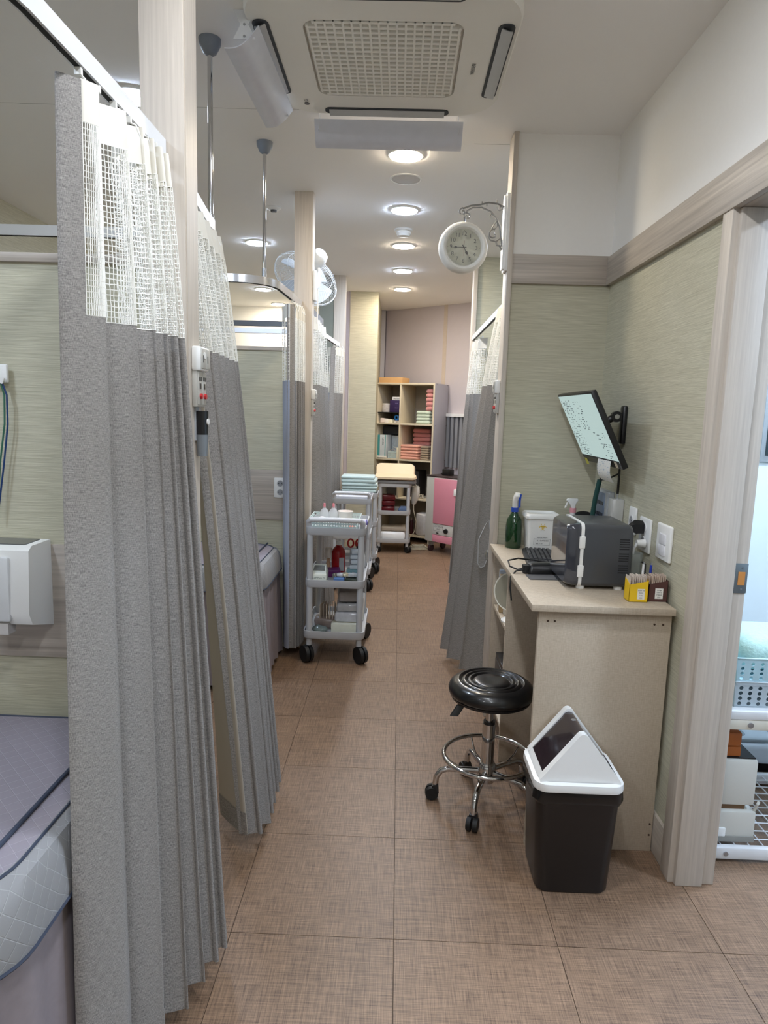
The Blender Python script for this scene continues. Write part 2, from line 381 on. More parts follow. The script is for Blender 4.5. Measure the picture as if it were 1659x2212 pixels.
# panel: rounded outer rim down to the lower face, then slots are dark recesses
m.loft([rrect(0, 0, 2*h, 2*h, 0.17, 0, 10), rrect(0, 0, 2*h, 2*h, 0.17, -0.020, 10), rrect(0, 0, 2*h-0.012, 2*h-0.012, 0.165, -0.030, 10), rrect(0, 0, 2*g+0.03, 2*g+0.03, 0.06, -0.034, 10), rrect(0, 0, 2*g, 2*g, 0.05, -0.034, 10), rrect(0, 0, 2*g, 2*g, 0.05, -0.016, 10)], True, True)
m.build('panel', ACW, ac)
gl = MB().box(-g+0.02, g-0.02, -g+0.02, g-0.02, -0.020, -0.016).build('intake_grille', mat('dusty_filter', (214, 213, 208), 0.9, scale=90, var=0.2), ac)
for k in range(18):
    q = -g + (k+0.5)*2*g/18
    e = g - (0.03 if k in (0, 17) else 0.008)
    MB().box(q-0.0035, q+0.0035, -e, e, -0.036, -0.019, 0.001, 1).build('grille_bar', ACW, gl)
    MB().box(-e, e, q-0.006, q+0.006, -0.035, -0.019, 0.001, 1).build('grille_bar', ACW, gl)
for k in range(4):
    a = k*math.pi/2; mt = Matrix.Rotation(a, 4, 'Z')
    L = 0.245
    m = MB().loft([rrect(0, s0+0.022, 2*L, 0.052, 0.024, -0.0315, 6), rrect(0, s0+0.022, 2*L, 0.052, 0.024, -0.0345, 6)])
    sl = m.xf(mt).build('outlet_slot', mat('outlet_dark', (52, 56, 62), 0.6), ac)
    m = MB()
    m.grid(lambda u, v: (-L*0.93 + 2*L*0.93*u, s0+0.006+0.035*v, -0.036-0.010*math.sin(v*1.6)), 12, 4)
    m.grid(lambda u, v: (-L*0.93 + 2*L*0.93*u, s0+0.006+0.035*v, -0.0335-0.010*math.sin(v*1.6)), 12, 4)
    m.xf(mt).build('louver', mat('louver_grey', (190, 192, 194), 0.4), sl)
lettering('LG', 0.022, frame((-0.31, 0.30, -0.0345), (0, -1, 0), (-1, 0, 0), (0, 0, -1)), mat('print_grey', (96, 96, 98), 0.5), ac)
MB().cyl((-0.31, 0.325, -0.033), (-0.31, 0.325, -0.0348), 0.010, n=20).build('logo_disc', MATS['print_grey'], ac)
lettering('WHISEN', 0.020, frame((0.305, 0.03, -0.0345), (0, -1, 0), (-1, 0, 0), (0, 0, -1)), MATS['print_grey'], ac)

def deflector(label, p, q, drop_dir, zi, zo, inner_w, loc):
    """curved white air shield between p and q (xy), bending outward along drop_dir"""
    t = thing('air_deflector', label, 'air deflector', loc, 0, 'air deflectors around the ceiling unit')
    p, q, d = Vector(p), Vector(q), Vector(drop_dir)
    lp = Vector((loc[0], loc[1]))
    def pt(u, v, off):
        b = p.lerp(q, u) - lp + d*(inner_w*v); z = zi + (zo-zi)*v - 0.022*math.sin(math.pi*v) + off - loc[2]
        return (b.x, b.y, z)
    mb = MB(); n0 = 16
    lo = [[pt(u, k/8, 0) for k in range(9)] + [pt(u, k/8, 0.003) for k in range(8, -1, -1)] for u in (0, 0.25, 0.5, 0.75, 1)]
    mb.loft(lo).build('shield', mat('deflector_white', (214, 216, 226), 0.3), t)
    ax = (q-p).normalized()
    for u in (0.03, 0.97):
        c = p.lerp(q, u) - lp + d*(inner_w*0.45)
        zc = zi + (zo-zi)*0.45 - loc[2]
        tb = MB()
        w0 = d*0.035; w1 = d*0.012
        zt = -0.001; zm = (zc+zt)/2
        prof = [(w0, zt), (w1, zm), (w0, zc), (-w0, zc), (-w1, zm), (-w0, zt)]
        l0 = [((c+a-ax*0.0012).x, (c+a-ax*0.0012).y, z) for a, z in prof]; l1 = [((c+a+ax*0.0012).x, (c+a+ax*0.0012).y, z) for a, z in prof]
        br = tb.loft([l0, l1]).build('bracket', WMETAL, t, smooth=False)
        for z in (zm, zc+0.008):
            MB().cyl((c.x-ax.x*0.003, c.y-ax.y*0.003, z), (c.x+ax.x*0.003, c.y+ax.y*0.003, z), 0.004, n=10).build('screw', ALU, br)
    return t
deflector('long white curved air deflector along the left side of the ceiling unit', (-0.47, 2.27), (-0.455, 2.86), (-1, 0), 2.615, 2.55, 0.105, (-0.53, 2.55, CEIL))
deflector('white air deflector across the far side of the ceiling unit', (-0.385, 2.97), (0.222, 2.97), (0, 1), 2.628, 2.545, 0.075, (-0.08, 3.0, CEIL))

# ---------------------------------------------------------------- curtain rails
RZ = 2.052
def arc(c, r, a0, a1, n=8):
    return [(c[0]+r*math.cos(R(a0+(a1-a0)*k/n)), c[1]+r*math.sin(R(a0+(a1-a0)*k/n)), RZ) for k in range(n+1)]
def rail(label, pts, rods=(), loc=(0, 0, 0), m=None):
    t = thing('curtain_rail', label, 'curtain rail', (pts[0][0], pts[0][1], RZ), 0, 'ceiling curtain rails')
    o = Vector((pts[0][0], pts[0][1], RZ))
    P2 = [Vector(p)-o for p in pts]
    tr = MB().sweep(P2, 0.020, 0.036).build('track', m or WMETAL, t, smooth=True, ang=50)
    MB().sweep([p-Vector((0, 0, 0.0185)) for p in P2], 0.009, 0.002).build('track_slot', DARK, tr)
    for (x, y) in rods:
        b = Vector((x, y, RZ))-o
        rd = MB().cyl(b+Vector((0, 0, 0.016)), b+Vector((0, 0, CEIL-RZ)), 0.0085, n=14).build('support_rod', CHROME, t)
        MB().lathe([(0.012, -0.052), (0.022, -0.045), (0.036, -0.018), (0.037, 0.0)], 24, m=Matrix.Translation(b+Vector((0, 0, CEIL-RZ)))).build('ceiling_cap', GREYBLUE, rd)
        MB().cyl(b+Vector((0, 0, 0.012)), b+Vector((0, 0, 0.06)), 0.011, n=14).build('rod_clamp', ALU, rd)
rail('white curtain rail of the nearest cubicle, curving left at the top-left corner', [(-2.4, 0.94, RZ)] + [(-1.2, 0.94, RZ)] + arc((-0.74, 1.10), 0.16, -90, 0) + [(-0.575, 1.45, RZ), (-0.575, 1.685, RZ)])
rail('curtain rail running from the nearest post to the first chrome rod and bending left', [(-0.585, 1.795, RZ), (-0.64, 2.30, RZ)] + arc((-0.79, 2.34), 0.15, 0, 90) + [(-2.4, 2.49, RZ)], rods=((-0.672, 2.46),))
rail('silver curtain rail curving round to the second wooden post', [(-2.4, 3.27, RZ), (-0.88, 3.27, RZ)] + arc((-0.80, 3.46), 0.19, -90, 0, 10) + [(-0.585, 4.025, RZ)], rods=((-0.66, 3.335),), m=mat('silver_rail', (206, 206, 208), 0.2, 0.7, var=0))
rail('curtain rail leaving the far side of the second post, a blue-grey bar beyond the partition', [(-0.575, 4.135, RZ), (-0.555, 4.30, RZ), (-0.55, 4.75, RZ)] + arc((-0.71, 4.80), 0.16, 0, 90) + [(-2.4, 4.96, RZ)], m=GREYBLUE)
rail('curtain rail of the farther cubicle, ending at the third wooden post', [(-2.4, 5.42, RZ), (-0.80, 5.42, RZ)] + arc((-0.82, 5.62), 0.20, -90, 0) + [(-0.575, 6.395, RZ)])
rail('curtain rail on the right between the alcove post and the farther jamb', [(0.56, 3.275, RZ), (0.565, 5.515, RZ)])

# ---------------------------------------------------------------- curtains
def pl_at(P, s):
    L = [0]
    for a, b in zip(P, P[1:]): L.append(L[-1] + math.hypot(b[0]-a[0], b[1]-a[1]))
    d = s*L[-1]
    for i in range(len(P)-1):
        if d <= L[i+1] + 1e-9 or i == len(P)-2:
            k = (d-L[i])/max(1e-9, L[i+1]-L[i])
            return Vector((P[i][0] + (P[i+1][0]-P[i][0])*k, P[i][1] + (P[i+1][1]-P[i][1])*k))
def curtain(label, top, bot, nf, at, ab, zt=2.014, zs=1.612, zb=0.06, edge=0.05, seed=1, net=0.0100, side=1, lining=None, cord=0.0011, gliders=True, thick=0.006, fabric=None, widths=None, pw=0.55):
    rnd = random.Random(seed)
    ph = [rnd.uniform(-0.5, 0.5) for _ in range(nf+2)]; am = [rnd.uniform(0.75, 1.2) for _ in range(nf+2)]
    base = pl_at(top, 0.5); o = Vector((base.x, base.y, zb))
    t = thing('curtain', label, 'curtain', o, 0, 'cubicle curtains')
    NU = nf*18
    wd = list(widths) if widths else [rnd.uniform(0.8, 1.25) for _ in range(nf)]
    sm = sum(wd); cum = [sum(wd[:k])/sm for k in range(nf+1)]
    def warp(s):
        for k in range(nf):
            if s <= cum[k+1]: return k + (s-cum[k])/(cum[k+1]-cum[k])
        return nf
    Lc = nf*max(at, ab)*4.2
    def pos(s, z, off=0.0):
        tt = min(1, max(0, (zt-z)/(zt-zb))); k = tt**0.85
        a, b = pl_at(top, s), pl_at(bot, s); p = a.lerp(b, k)
        e = 0.02; d = (pl_at(top, min(1, s+e)).lerp(pl_at(bot, min(1, s+e)), k) - pl_at(top, max(0, s-e)).lerp(pl_at(bot, max(0, s-e)), k)); d.normalize()
        n = Vector((d.y, -d.x))*side
        f = warp(s); i = min(nf, int(f)); fr = f-i
        A_ = (am[i]*(1-fr) + am[i+1]*fr)*(at + (ab-at)*k)
        # pinch pleats at the header, fuller rolls below
        w = 2*math.pi*(f + 0.10*math.sin(2.2*tt+seed+i*1.3)*tt*math.sin(math.pi*fr))
        fold = 2*abs(math.sin(w/2))**(pw + 0.25*(1-tt)) - 1
        p = p + n*(A_*fold + off) + d*(0.45*A_*math.sin(w))
        return Vector((p.x-o.x, p.y-o.y, z-o.z))
    def sheet(name, s0, s1, z0, z1, nu, nv, m, off=0.0, parent=t, th=0.0):
        mb = MB(); uv = []
        for of in ((off,) if th == 0 else (off, off-th)):
            st = len(mb.v)
            mb.grid(lambda u, v: pos(s0+(s1-s0)*u, z0+(z1-z0)*v, of), nu, nv)
            uv += [((s0+(s1-s0)*i/nu)*Lc, z0+(z1-z0)*j/nv) for j in range(nv+1) for i in range(nu+1)]
        if th:
            n = (nu+1)*(nv+1); r_ = lambda i, j: j*(nu+1)+i
            br = []
            for i in range(nu): br += [(r_(i, 0), r_(i+1, 0), n+r_(i+1, 0), n+r_(i, 0)), (r_(i, nv), r_(i+1, nv), n+r_(i+1, nv), n+r_(i, nv))]
            for j in range(nv): br += [(r_(0, j), r_(0, j+1), n+r_(0, j+1), n+r_(0, j)), (r_(nu, j), r_(nu, j+1), n+r_(nu, j+1), n+r_(nu, j))]
            mb.f += br
        return mb.build(name, m, parent, uvs=uv, ang=70)
    fab = fabric or FABRIC
    zh = zt-0.072
    body = sheet('fabric', 0, 1, zb, zs, NU, 22, fab, th=0.0015)
    sheet('hem', 0, 1, zb+0.001, zb+0.085, NU, 2, fab, off=0.0012, parent=body)
    if edge: sheet('side_hem', 0, edge, zs, zt-0.002, max(3, int(NU*edge)+2), 8, fab, th=0.002)
    sheet('header_tape', edge, 1, zh, zt, NU, 3, HEADM, th=0.002)
    if lining: sheet('lining', 0.0, 1, zb+0.02, zs-0.01, NU, 18, lining, off=-thick, parent=t)
    # open net
    mb = MB(); nu = max(2, int(1.5*Lc/net)); nv = max(2, int((zh-zs)/net)); sub = 2
    jt = [[rnd.uniform(-0.13, 0.13) for _ in range(nv+1)] for _ in range(nu+1)]
    def np_(i, j, di=0.0):
        a = i+di; ii = min(nu, int(a))
        s = edge + (1-edge)*(a + (jt[ii][j] if 0 < ii < nu else 0))/nu
        z = zs + (zh-zs)*(j + (jt[ii][(j*7) % (nv+1)]*0.5 if 0 < j < nv else 0))/nv
        return pos(min(1, max(edge, s)), z)
    for i in range(nu+1): mb.tube([np_(i, j) for j in range(nv+1)], cord, 3, cap=False)
    for j in range(nv+1): mb.tube([np_(i, j, d) for i in range(nu) for d in ((0, 0.5) if nu < 110 else (0,))] + [np_(nu, j)], cord, 3, cap=False)
    no = mb.build('open_net', NETM, t, smooth=False)
    if gliders:
        for k in range(nf):
            p = pos((k+0.5)/nf, zt); 
            q = Vector(pl_at(top, (k+0.5)/nf)).to_3d() - Vector((o.x, o.y, 0)); q.z = RZ-0.02-o.z
            MB().box(q.x-0.006, q.x+0.006, q.y-0.004, q.y+0.004, q.z-0.012, q.z+0.0).tube([q+Vector((0, 0, -0.01)), (q+p)/2+Vector((0, 0, -0.006)), p+Vector((0, 0, -0.03))], 0.0022, 6).build('glider', WPLAST, t)
    return t
curtain('nearest grey curtain, tallest in view, drawn back before the first wooden post', [(-0.578, 1.235), (-0.575, 1.29), (-0.560, 1.63)], [(-0.558, 1.125), (-0.535, 1.20), (-0.430, 1.615)], 6, 0.026, 0.030, seed=3, edge=0.055, zb=0.055, widths=(2.0, 1.5, 1.1, 0.9, 0.7, 0.6))
c2 = curtain('grey curtain hanging just behind the first wooden post, flaring at the hem', [(-0.60, 1.86), (-0.64, 2.38)], [(-0.452, 2.06), (-0.425, 2.14), (-0.435, 2.42)], 6, 0.030, 0.034, seed=8, edge=0.0, zb=0.055)
def merge(t1, t2, names):
    off = Vector(t2.location)-Vector(t1.location)
    for ch in list(t2.children):
        ch.parent = t1; ch.location = Vector(ch.location)+off; nm = ch.name.split('.')[0]
        if nm in names: ch.name = names[nm]
    bpy.data.objects.remove(t2)
m2 = curtain('x', [(-0.606, 1.850), (-0.604, 1.87)], [(-0.580, 2.175), (-0.52, 2.12), (-0.458, 2.055)], 1, 0.002, 0.006, seed=21, edge=0.0, net=0.05, zb=0.058, fabric=LININGB, gliders=False)
for ch in m2.children_recursive:
    if ch.name.startswith('hem'): ch.data.materials[0] = FABRIC
merge(c2, m2, {'fabric': 'lining', 'hem': 'lining_hem'})
c3 = curtain('brownish-grey curtain with pale blue lining beside the near cart, before the second post', [(-0.595, 3.735), (-0.565, 3.97)], [(-0.595, 3.84), (-0.555, 4.00)], 5, 0.022, 0.028, seed=5, edge=0.06, net=0.014, cord=0.0012)
merge(c3, curtain('x', [(-0.672, 3.93), (-0.645, 3.82), (-0.610, 3.73)], [(-0.650, 4.00), (-0.645, 3.93), (-0.618, 3.83)], 2, 0.008, 0.010, seed=15, edge=0.0, net=0.016, cord=0.0012, fabric=LINING, gliders=False), {'fabric': 'lining', 'hem': 'lining_hem'})
curtain('narrow grey curtain just behind the second wooden post above the near cart', [(-0.545, 4.22), (-0.550, 4.80)], [(-0.50, 4.45), (-0.47, 4.95)], 5, 0.030, 0.036, seed=6, edge=0.0, net=0.016, cord=0.0011)
c5 = curtain('far small curtain with blue lining at the end of the left row', [(-0.603, 6.12), (-0.525, 6.33)], [(-0.625, 6.14), (-0.555, 6.34)], 4, 0.020, 0.024, seed=11, edge=0.12, net=0.018, cord=0.0014)
merge(c5, curtain('x', [(-0.665, 6.30), (-0.608, 6.13)], [(-0.69, 6.30), (-0.63, 6.16)], 2, 0.010, 0.014, seed=16, edge=0.0, net=0.018, cord=0.0014, fabric=LINING, gliders=False), {'fabric': 'lining', 'hem': 'lining_hem'})
cr = curtain('grey-blue curtain on the right with a tie-back loop, behind the alcove post', [(0.54, 3.33), (0.535, 3.78)], [(0.46, 3.56), (0.40, 3.70), (0.33, 4.02)], 3, 0.036, 0.060, seed=14, edge=0.0, side=-1, net=0.013, widths=(1.0, 1.3, 1.2), pw=0.95)
curtain('farther right-hand curtain partly hidden behind the curtain with the loop', [(0.60, 5.10), (0.585, 5.49)], [(0.60, 5.40), (0.47, 5.62)], 3, 0.034, 0.045, seed=15, edge=0.0, side=-1, pw=0.9, net=0.018, cord=0.0013)
# tie-back loop on the right curtain
o = Vector(cr.location)
tp_ = [(0.421, 0.832), (0.452, 0.912), (0.468, 0.936), (0.476, 0.880), (0.472, 0.750), (0.456, 0.697), (0.437, 0.689), (0.423, 0.712)]
mb = MB().loft([[Vector((x, 3.385-0.15*(x-0.44), z))-o for x, z in tp_], [Vector((x+0.002, 3.400-0.15*(x-0.44), z))-o for x, z in tp_]])
tb = mb.build('tie_back', FABRIC, cr, uvs=[(v[0], v[2]) for v in mb.v], ang=30)
mb = MB().tube([Vector((x, 3.383-0.15*(x-0.44), z))-o for x, z in tp_], 0.0022, 6, closed=True)
mb.build('pale_edge', mat('pale_grey_binding', (186, 186, 190), 0.8), tb)
MB().tube([Vector((0.466, 3.375, 0.785))-o, Vector((0.472, 3.37, 0.755))-o, Vector((0.464, 3.37, 0.735))-o, Vector((0.458, 3.373, 0.76))-o, Vector((0.465, 3.375, 0.785))-o], 0.003, 6).build('ring', CHROME, tb)
# lilac curtain roll beside the pier
mb = MB()
mb.grid(lambda u, v: (-0.545+0.028*math.cos(u*6.28*2)*0.5-0.02*u, 7.10+0.09*u, CEIL-0.02-(CEIL-0.08)*v), 40, 6)
mb.grid(lambda u, v: (-0.549+0.028*math.cos(u*6.28*2)*0.5-0.02*u, 7.10+0.09*u, CEIL-0.02-(CEIL-0.08)*v), 40, 6)
solo(mb, 'curtain', mat('lilac_drape', (196, 182, 186), 0.85), 'narrow lilac drape hanging floor to ceiling beside the yellowish pier', 'curtain', ang=70)

# ---------------------------------------------------------------- beds
def quilt_mat(name, c):
    m, nt, b = nodes(name)
    tc = N(nt, 'ShaderNodeTexCoord'); mp = N(nt, 'ShaderNodeMapping'); mp.inputs['Rotation'].default_value = (0, 0, R(45)); mp.inputs['Scale'].default_value = (36, 36, 36)
    nt.links.new(tc.outputs['UV'], mp.inputs['Vector'])
    ck = N(nt, 'ShaderNodeTexBrick'); ck.offset = 0.0; ck.inputs['Scale'].default_value = 1.0; ck.inputs['Mortar Size'].default_value = 0.04; ck.inputs['Mortar Smooth'].default_value = 0.9
    ck.inputs['Brick Width'].default_value = 1.0; ck.inputs['Row Height'].default_value = 1.0
    c = lin(c); ck.inputs['Color1'].default_value = (*c, 1); ck.inputs['Color2'].default_value = (*[v*0.95 for v in c], 1); ck.inputs['Mortar'].default_value = (*[min(1, v*1.35) for v in c], 1)
    nt.links.new(mp.outputs[0], ck.inputs['Vector']); nt.links.new(ck.outputs['Color'], b.inputs['Base Color'])
    bp = N(nt, 'ShaderNodeBump'); bp.inputs['Strength'].default_value = 0.35; bp.inputs['Distance'].default_value = 0.008; bp.invert = True
    nt.links.new(ck.outputs['Fac'], bp.inputs['Height']); nt.links.new(bp.outputs['Normal'], b.inputs['Normal'])
    b.inputs['Roughness'].default_value = 0.85
    MATS[name] = m; return m
QUILT = quilt_mat('mauve_grey_quilt', (146, 140, 150)); QUILTS = quilt_mat('sage_grey_quilt', (146, 146, 148))
SKIRT = mat('mauve_grey_skirt', (142, 132, 136), 0.85, var=0.08, scale=60, bump=0.1)
PIPE = mat('dark_blue_piping', (58, 66, 84), 0.7)
def bed(label, y0, y1, x0=-2.44, x1=-0.608, zt=0.66, hem=0.53):
    t = thing('treatment_bed', label, 'bed', ((x0+x1)/2, (y0+y1)/2, 0), 0, 'treatment beds in the left cubicles')
    wx, wy = x1-x0, y1-y0
    mb = MB(); lo = []
    for dz, ins, r in ((0.0, 0.0, 0.10), (-0.012, -0.002, 0.10), (-(zt-hem), -0.006, 0.11)):
        pass
    # quilted cover: lower rim, side, rounded top edge, top
    prof = [(hem, 0.012), (hem+0.02, 0.014), (zt-0.035, 0.004), (zt-0.012, -0.008), (zt, -0.035)]
    loops = [rrect(0, 0, wx+2*e, wy+2*e, 0.12, z, 8) for z, e in prof]; loops = [l+[l[0]] for l in loops]
    mb.loft(loops, False, False, closed=False)
    uv = []; lp = rrect(0, 0, wx, wy, 0.12, 0, 8); lp.append(lp[0]); sl = []; s = 0; pv = lp[0]
    for p in lp:
        s += math.hypot(p[0]-pv[0], p[1]-pv[1]); pv = p; sl.append(s)
    for k_, (z, e) in enumerate(prof): uv += [(q_, z + (0.03 if k_ == 4 else 0)) for q_ in sl]
    sd = mb.build('quilted_side', QUILTS, t, uvs=uv)
    MB().tube([(p[0], p[1], p[2]) for p in rrect(0, 0, wx-0.06, wy-0.06, 0.12, zt-0.001, 8)], 0.003, 6, closed=True).build('piping', PIPE, sd)
    MB().tube([(p[0], p[1], p[2]) for p in rrect(0, 0, wx+0.026, wy+0.026, 0.12, hem, 8)], 0.0035, 6, closed=True).build('piping', PIPE, sd)
    mb = MB(); lp = rrect(0, 0, wx-0.07, wy-0.07, 0.12, zt, 8); mb.loft([lp, [(x*0.5, y*0.5, zt+0.004) for x, y, _ in lp]], False, True)
    tp = mb.build('quilted_top', QUILT, t, uvs=[(v[0], v[1]) for v in mb.v])
    xs = wx/2-0.085
    MB().tube([(xs, -wy/2+0.02, zt+0.004), (xs, 0, zt+0.006), (xs, wy/2-0.02, zt+0.004)], 0.0045, 8).build('seam_cord', PIPE, tp)
    rnd = random.Random(5); lo = []
    for z, e, a in ((0.03, 0.004, 0.014), (0.25, 0.0, 0.010), (hem+0.01, -0.004, 0.002)):
        base = rrect(0, 0, wx+2*e, wy+2*e, 0.10, z, 8); pts = []
        for k in range(len(base)):
            p, q = Vector(base[k]), Vector(base[(k+1) % len(base)]); n = max(1, int((q-p).length/0.02))
            for i in range(n):
                c = p.lerp(q, i/n); d = Vector((c.x, c.y, 0)).normalized()
                w_ = a*math.sin((c.x*5+c.y*9)*6.0) + 0.4*a*math.sin((c.x+c.y)*41)
                pts.append((c.x+d.x*w_, c.y+d.y*w_, z))
        lo.append(pts)
    n = min(len(l) for l in lo); lo = [[l[int(i*len(l)/n)] for i in range(n)] for l in lo]
    MB().loft(lo, False, False).build('skirt', SKIRT, t)
    MB().loft([rrect(0, 0, wx-0.07, wy-0.07, 0.11, 0.10, 6), rrect(0, 0, wx-0.07, wy-0.07, 0.11, zt-0.03, 6)]).build('mattress_base', mat('bed_core', (90, 84, 84), 0.9), t)
    for sx in (-1, 1):
        for sy in (-1, 1):
            MB().cyl((sx*(wx/2-0.08), sy*(wy/2-0.08), 0), (sx*(wx/2-0.08), sy*(wy/2-0.08), 0.12), 0.025).build('leg', BLACK, t)
    return t
bed('nearest treatment bed with mauve-grey quilted cover at the lower left', 0.93, 1.655)
bed('second treatment bed, only its foot visible between two curtains left of the cart', 3.34, 3.98, x1=-0.672)

# ---------------------------------------------------------------- wall fittings on the left
t = thing('towel_dispenser', 'white plastic dispenser box on the partition above the nearest bed', 'dispenser', (-0.955, 1.69, 0.885))
mb = MB(); pr = [(0.0, 0.0), (-0.10, 0.03), (-0.115, 0.06), (-0.105, 0.215), (-0.09, 0.225), (0.0, 0.225)]
b_ = MB(); b_.loft([[(-0.075, y, z) for y, z in pr], [(-0.070, y, z) for y, z in pr], [(0.070, y, z) for y, z in pr], [(0.075, y, z) for y, z in pr]])
b_.build('housing', WPLAST, t)
MB().box(-0.066, 0.03, -0.1185, -0.105, 0.04, 0.20, 0.006).build('front_cover', mat('grey_white_plastic', (216, 218, 220), 0.3), t)
MB().box(-0.06, 0.02, -0.112, -0.080, 0.006, 0.034).build('label', mat('label_edge', (196, 192, 190), 0.4), t)
MB().box(-0.05, 0.055, -0.085, -0.012, 0.2245, 0.2275).build('top_slot', mat('dark_glass', (90, 92, 92), 0.2), t)
t = thing('wall_hook', 'small white hook holding blue and green wires at the left edge', 'hook', (-0.985, 1.69, 1.50))
MB().box(-0.02, 0.020, -0.012, 0, 0, 0.045, 0.004).tube([(0.01, -0.012, 0.006), (0.012, -0.022, 0.0), (0.016, -0.02, 0.012)], 0.004).build('hook', WPLAST, t)
for k, c in enumerate(((30, 60, 110), (60, 110, 90))):
    MB().tube([(0.010-0.004*k, -0.018, 0.004), (0.020-0.006*k, -0.016, -0.03), (0.018-0.008*k, -0.014, -0.10), (0.002-0.01*k, -0.012, -0.20), (-0.02, -0.012, -0.33)], 0.0022, 6).build('wire', mat('wire_%d' % k, c, 0.5), t)
def outlet(label, loc, rz, w_=0.075, h_=0.12, sockets=2, plate=WPLAST, grp=None):
    t = thing('wall_outlet', label, 'outlet', loc, rz, grp)
    MB().box(-w_/2, w_/2, -0.010, 0, -h_/2, h_/2, 0.006).build('plate', plate, t)
    for k in range(sockets):
        zc = 0 if sockets == 1 else (k-0.5)*0.052
        s = MB().cyl((0, -0.0102, zc), (0, -0.0125, zc), 0.021, n=24).build('socket', mat('socket_white', (226, 226, 224), 0.4), t)
        MB().cyl((0, -0.0126, zc), (0, -0.0129, zc), 0.0175, n=20).build('socket_well', mat('socket_well', (150, 152, 156), 0.5), s)
        for dx in (-0.0085, 0.0085):
            MB().cyl((dx, -0.0129, zc), (dx, -0.0133, zc), 0.0028, n=8).build('pin_hole', DARK, s)
    return t
outlet('double wall outlet on the second partition, seen left of the brownish curtain', (-0.695, 4.03, 0.99), 0)

# call-button boxes on the posts
def call_box(label, loc, rz, torch=False):
    t = thing('call_button_panel', label, 'control panel', loc, rz, 'grey call-button panels on the posts')
    GB = mat('warm_grey_plastic', (188, 186, 180), 0.4)
    MB().box(-0.040, 0.040, -0.024, 0, 0.075, 0.135, 0.005).build('upper_box', WPLAST, t)
    for sx in (-1, 1):
        b1 = MB().box(sx*0.019-0.0175, sx*0.019+0.0175, -0.0275, -0.022, 0.080, 0.130, 0.003).build('switch', GB, t)
        MB().box(sx*0.019-0.009, sx*0.019-0.005, -0.0283, -0.027, 0.095, 0.113).build('slider', BLACK, b1)
    MB().cyl((-0.017, -0.0274, 0.113), (-0.017, -0.029, 0.113), 0.0085, n=16).build('badge', WPLAST, t)
    lb = MB().box(-0.036, 0.036, -0.014, 0, -0.015, 0.076, 0.003).build('lower_box', GB, t)
    for sx in (-1, 1):
        MB().box(sx*0.018-0.0165, sx*0.018+0.0165, -0.0165, -0.013, -0.010, 0.072, 0.002).build('module', GB, lb)
        MB().box(sx*0.018-0.006, sx*0.018+0.006, -0.0175, -0.016, 0.030, 0.044).build('display', BLACK, lb)
        MB().cyl((sx*0.018, -0.016, 0.012), (sx*0.018, -0.022, 0.012), 0.007, n=14).build('red_button', mat('red_plastic', (196, 48, 52), 0.4), lb)
        for dx in (-0.010, 0, 0.010):
            MB().box(sx*0.018+dx-0.002, sx*0.018+dx+0.002, -0.0175, -0.016, 0.050, 0.060).build('indicator', BLACK, lb)
    return t
call_box('grey call-button panel with red buttons on the first wooden post', (-0.521, 1.755, 1.47), R(90))
call_box('white call-button panel on the alcove post above the right curtain', (0.458, 3.21, 1.48), R(-90))
call_box('call-button panel half hidden on the second wooden post', (-0.521, 4.08, 1.44), R(90))
t = thing('flashlight', 'black emergency flashlight clipped below the panel on the first post', 'flashlight', (-0.521, 1.752, 1.33))
MB().cyl((0.016, 0, 0.055), (0.016, 0, 0.115), 0.015, 0.016, n=18).build('head', BLACK, t)
MB().cyl((0.016, 0, 0.0), (0.016, 0, 0.055), 0.013, 0.015, n=18).build('clear_tip', mat('grey_clear_plastic', (120, 126, 132), 0.15), t)
MB().box(0.0, 0.004, -0.014, 0.014, 0.04, 0.13).build('wall_clip', GPLAST, t)
MB().cyl((0.030, -0.002, 0.088), (0.0335, -0.002, 0.088), 0.008, n=16).build('button', WPLAST, t)

# ---------------------------------------------------------------- desk
DZ = 0.86
t = thing('desk', 'beige laminate desk with an open front in the right alcove', 'desk', (0.685, 2.65, 0))
dx0, dx1 = 0.446-0.685, 0.905-0.685
MB().box(dx0, dx1, 2.122-2.65, 3.145-2.65, DZ-0.022, DZ, 0.0015).build('worktop', DESKW, t)
pn = MB().box(0.476-0.685, dx1, 2.150-2.65, 2.170-2.65, 0, DZ-0.022, 0.001).build('front_panel', DESKW, t)
DARKH = mat('dark_dowel', (70, 52, 40), 0.7)
for px, pz in ((0.505, 0.80), (0.528, 0.80), (0.850, 0.80), (0.878, 0.80), (0.895, 0.10), (0.895, 0.06)):
    MB().cyl((px-0.685, 2.1505-2.65, pz), (px-0.685, 2.1485-2.65, pz), 0.0035, n=10).build('screw_cap', DARKH, pn)
dv = MB().box(0.468-0.685, dx1, 2.72-2.65, 2.738-2.65, 0, DZ-0.022, 0.001).build('divider', DESKW, t)
MB().box(0.468-0.685, dx1, 3.125-2.65, 3.143-2.65, 0, DZ-0.022, 0.001).build('end_panel', DESKW, t)
MB().box(0.890-0.685, dx1, 2.17-2.65, 3.125-2.65, 0.25, DZ-0.022).build('back_panel', DESKW, t)
for z in (0.14, 0.575):
    MB().box(0.475-0.685, 0.89-0.685, 2.738-2.65, 3.125-2.65, z-0.018, z, 0.001).build('shelf', DESKW, t)
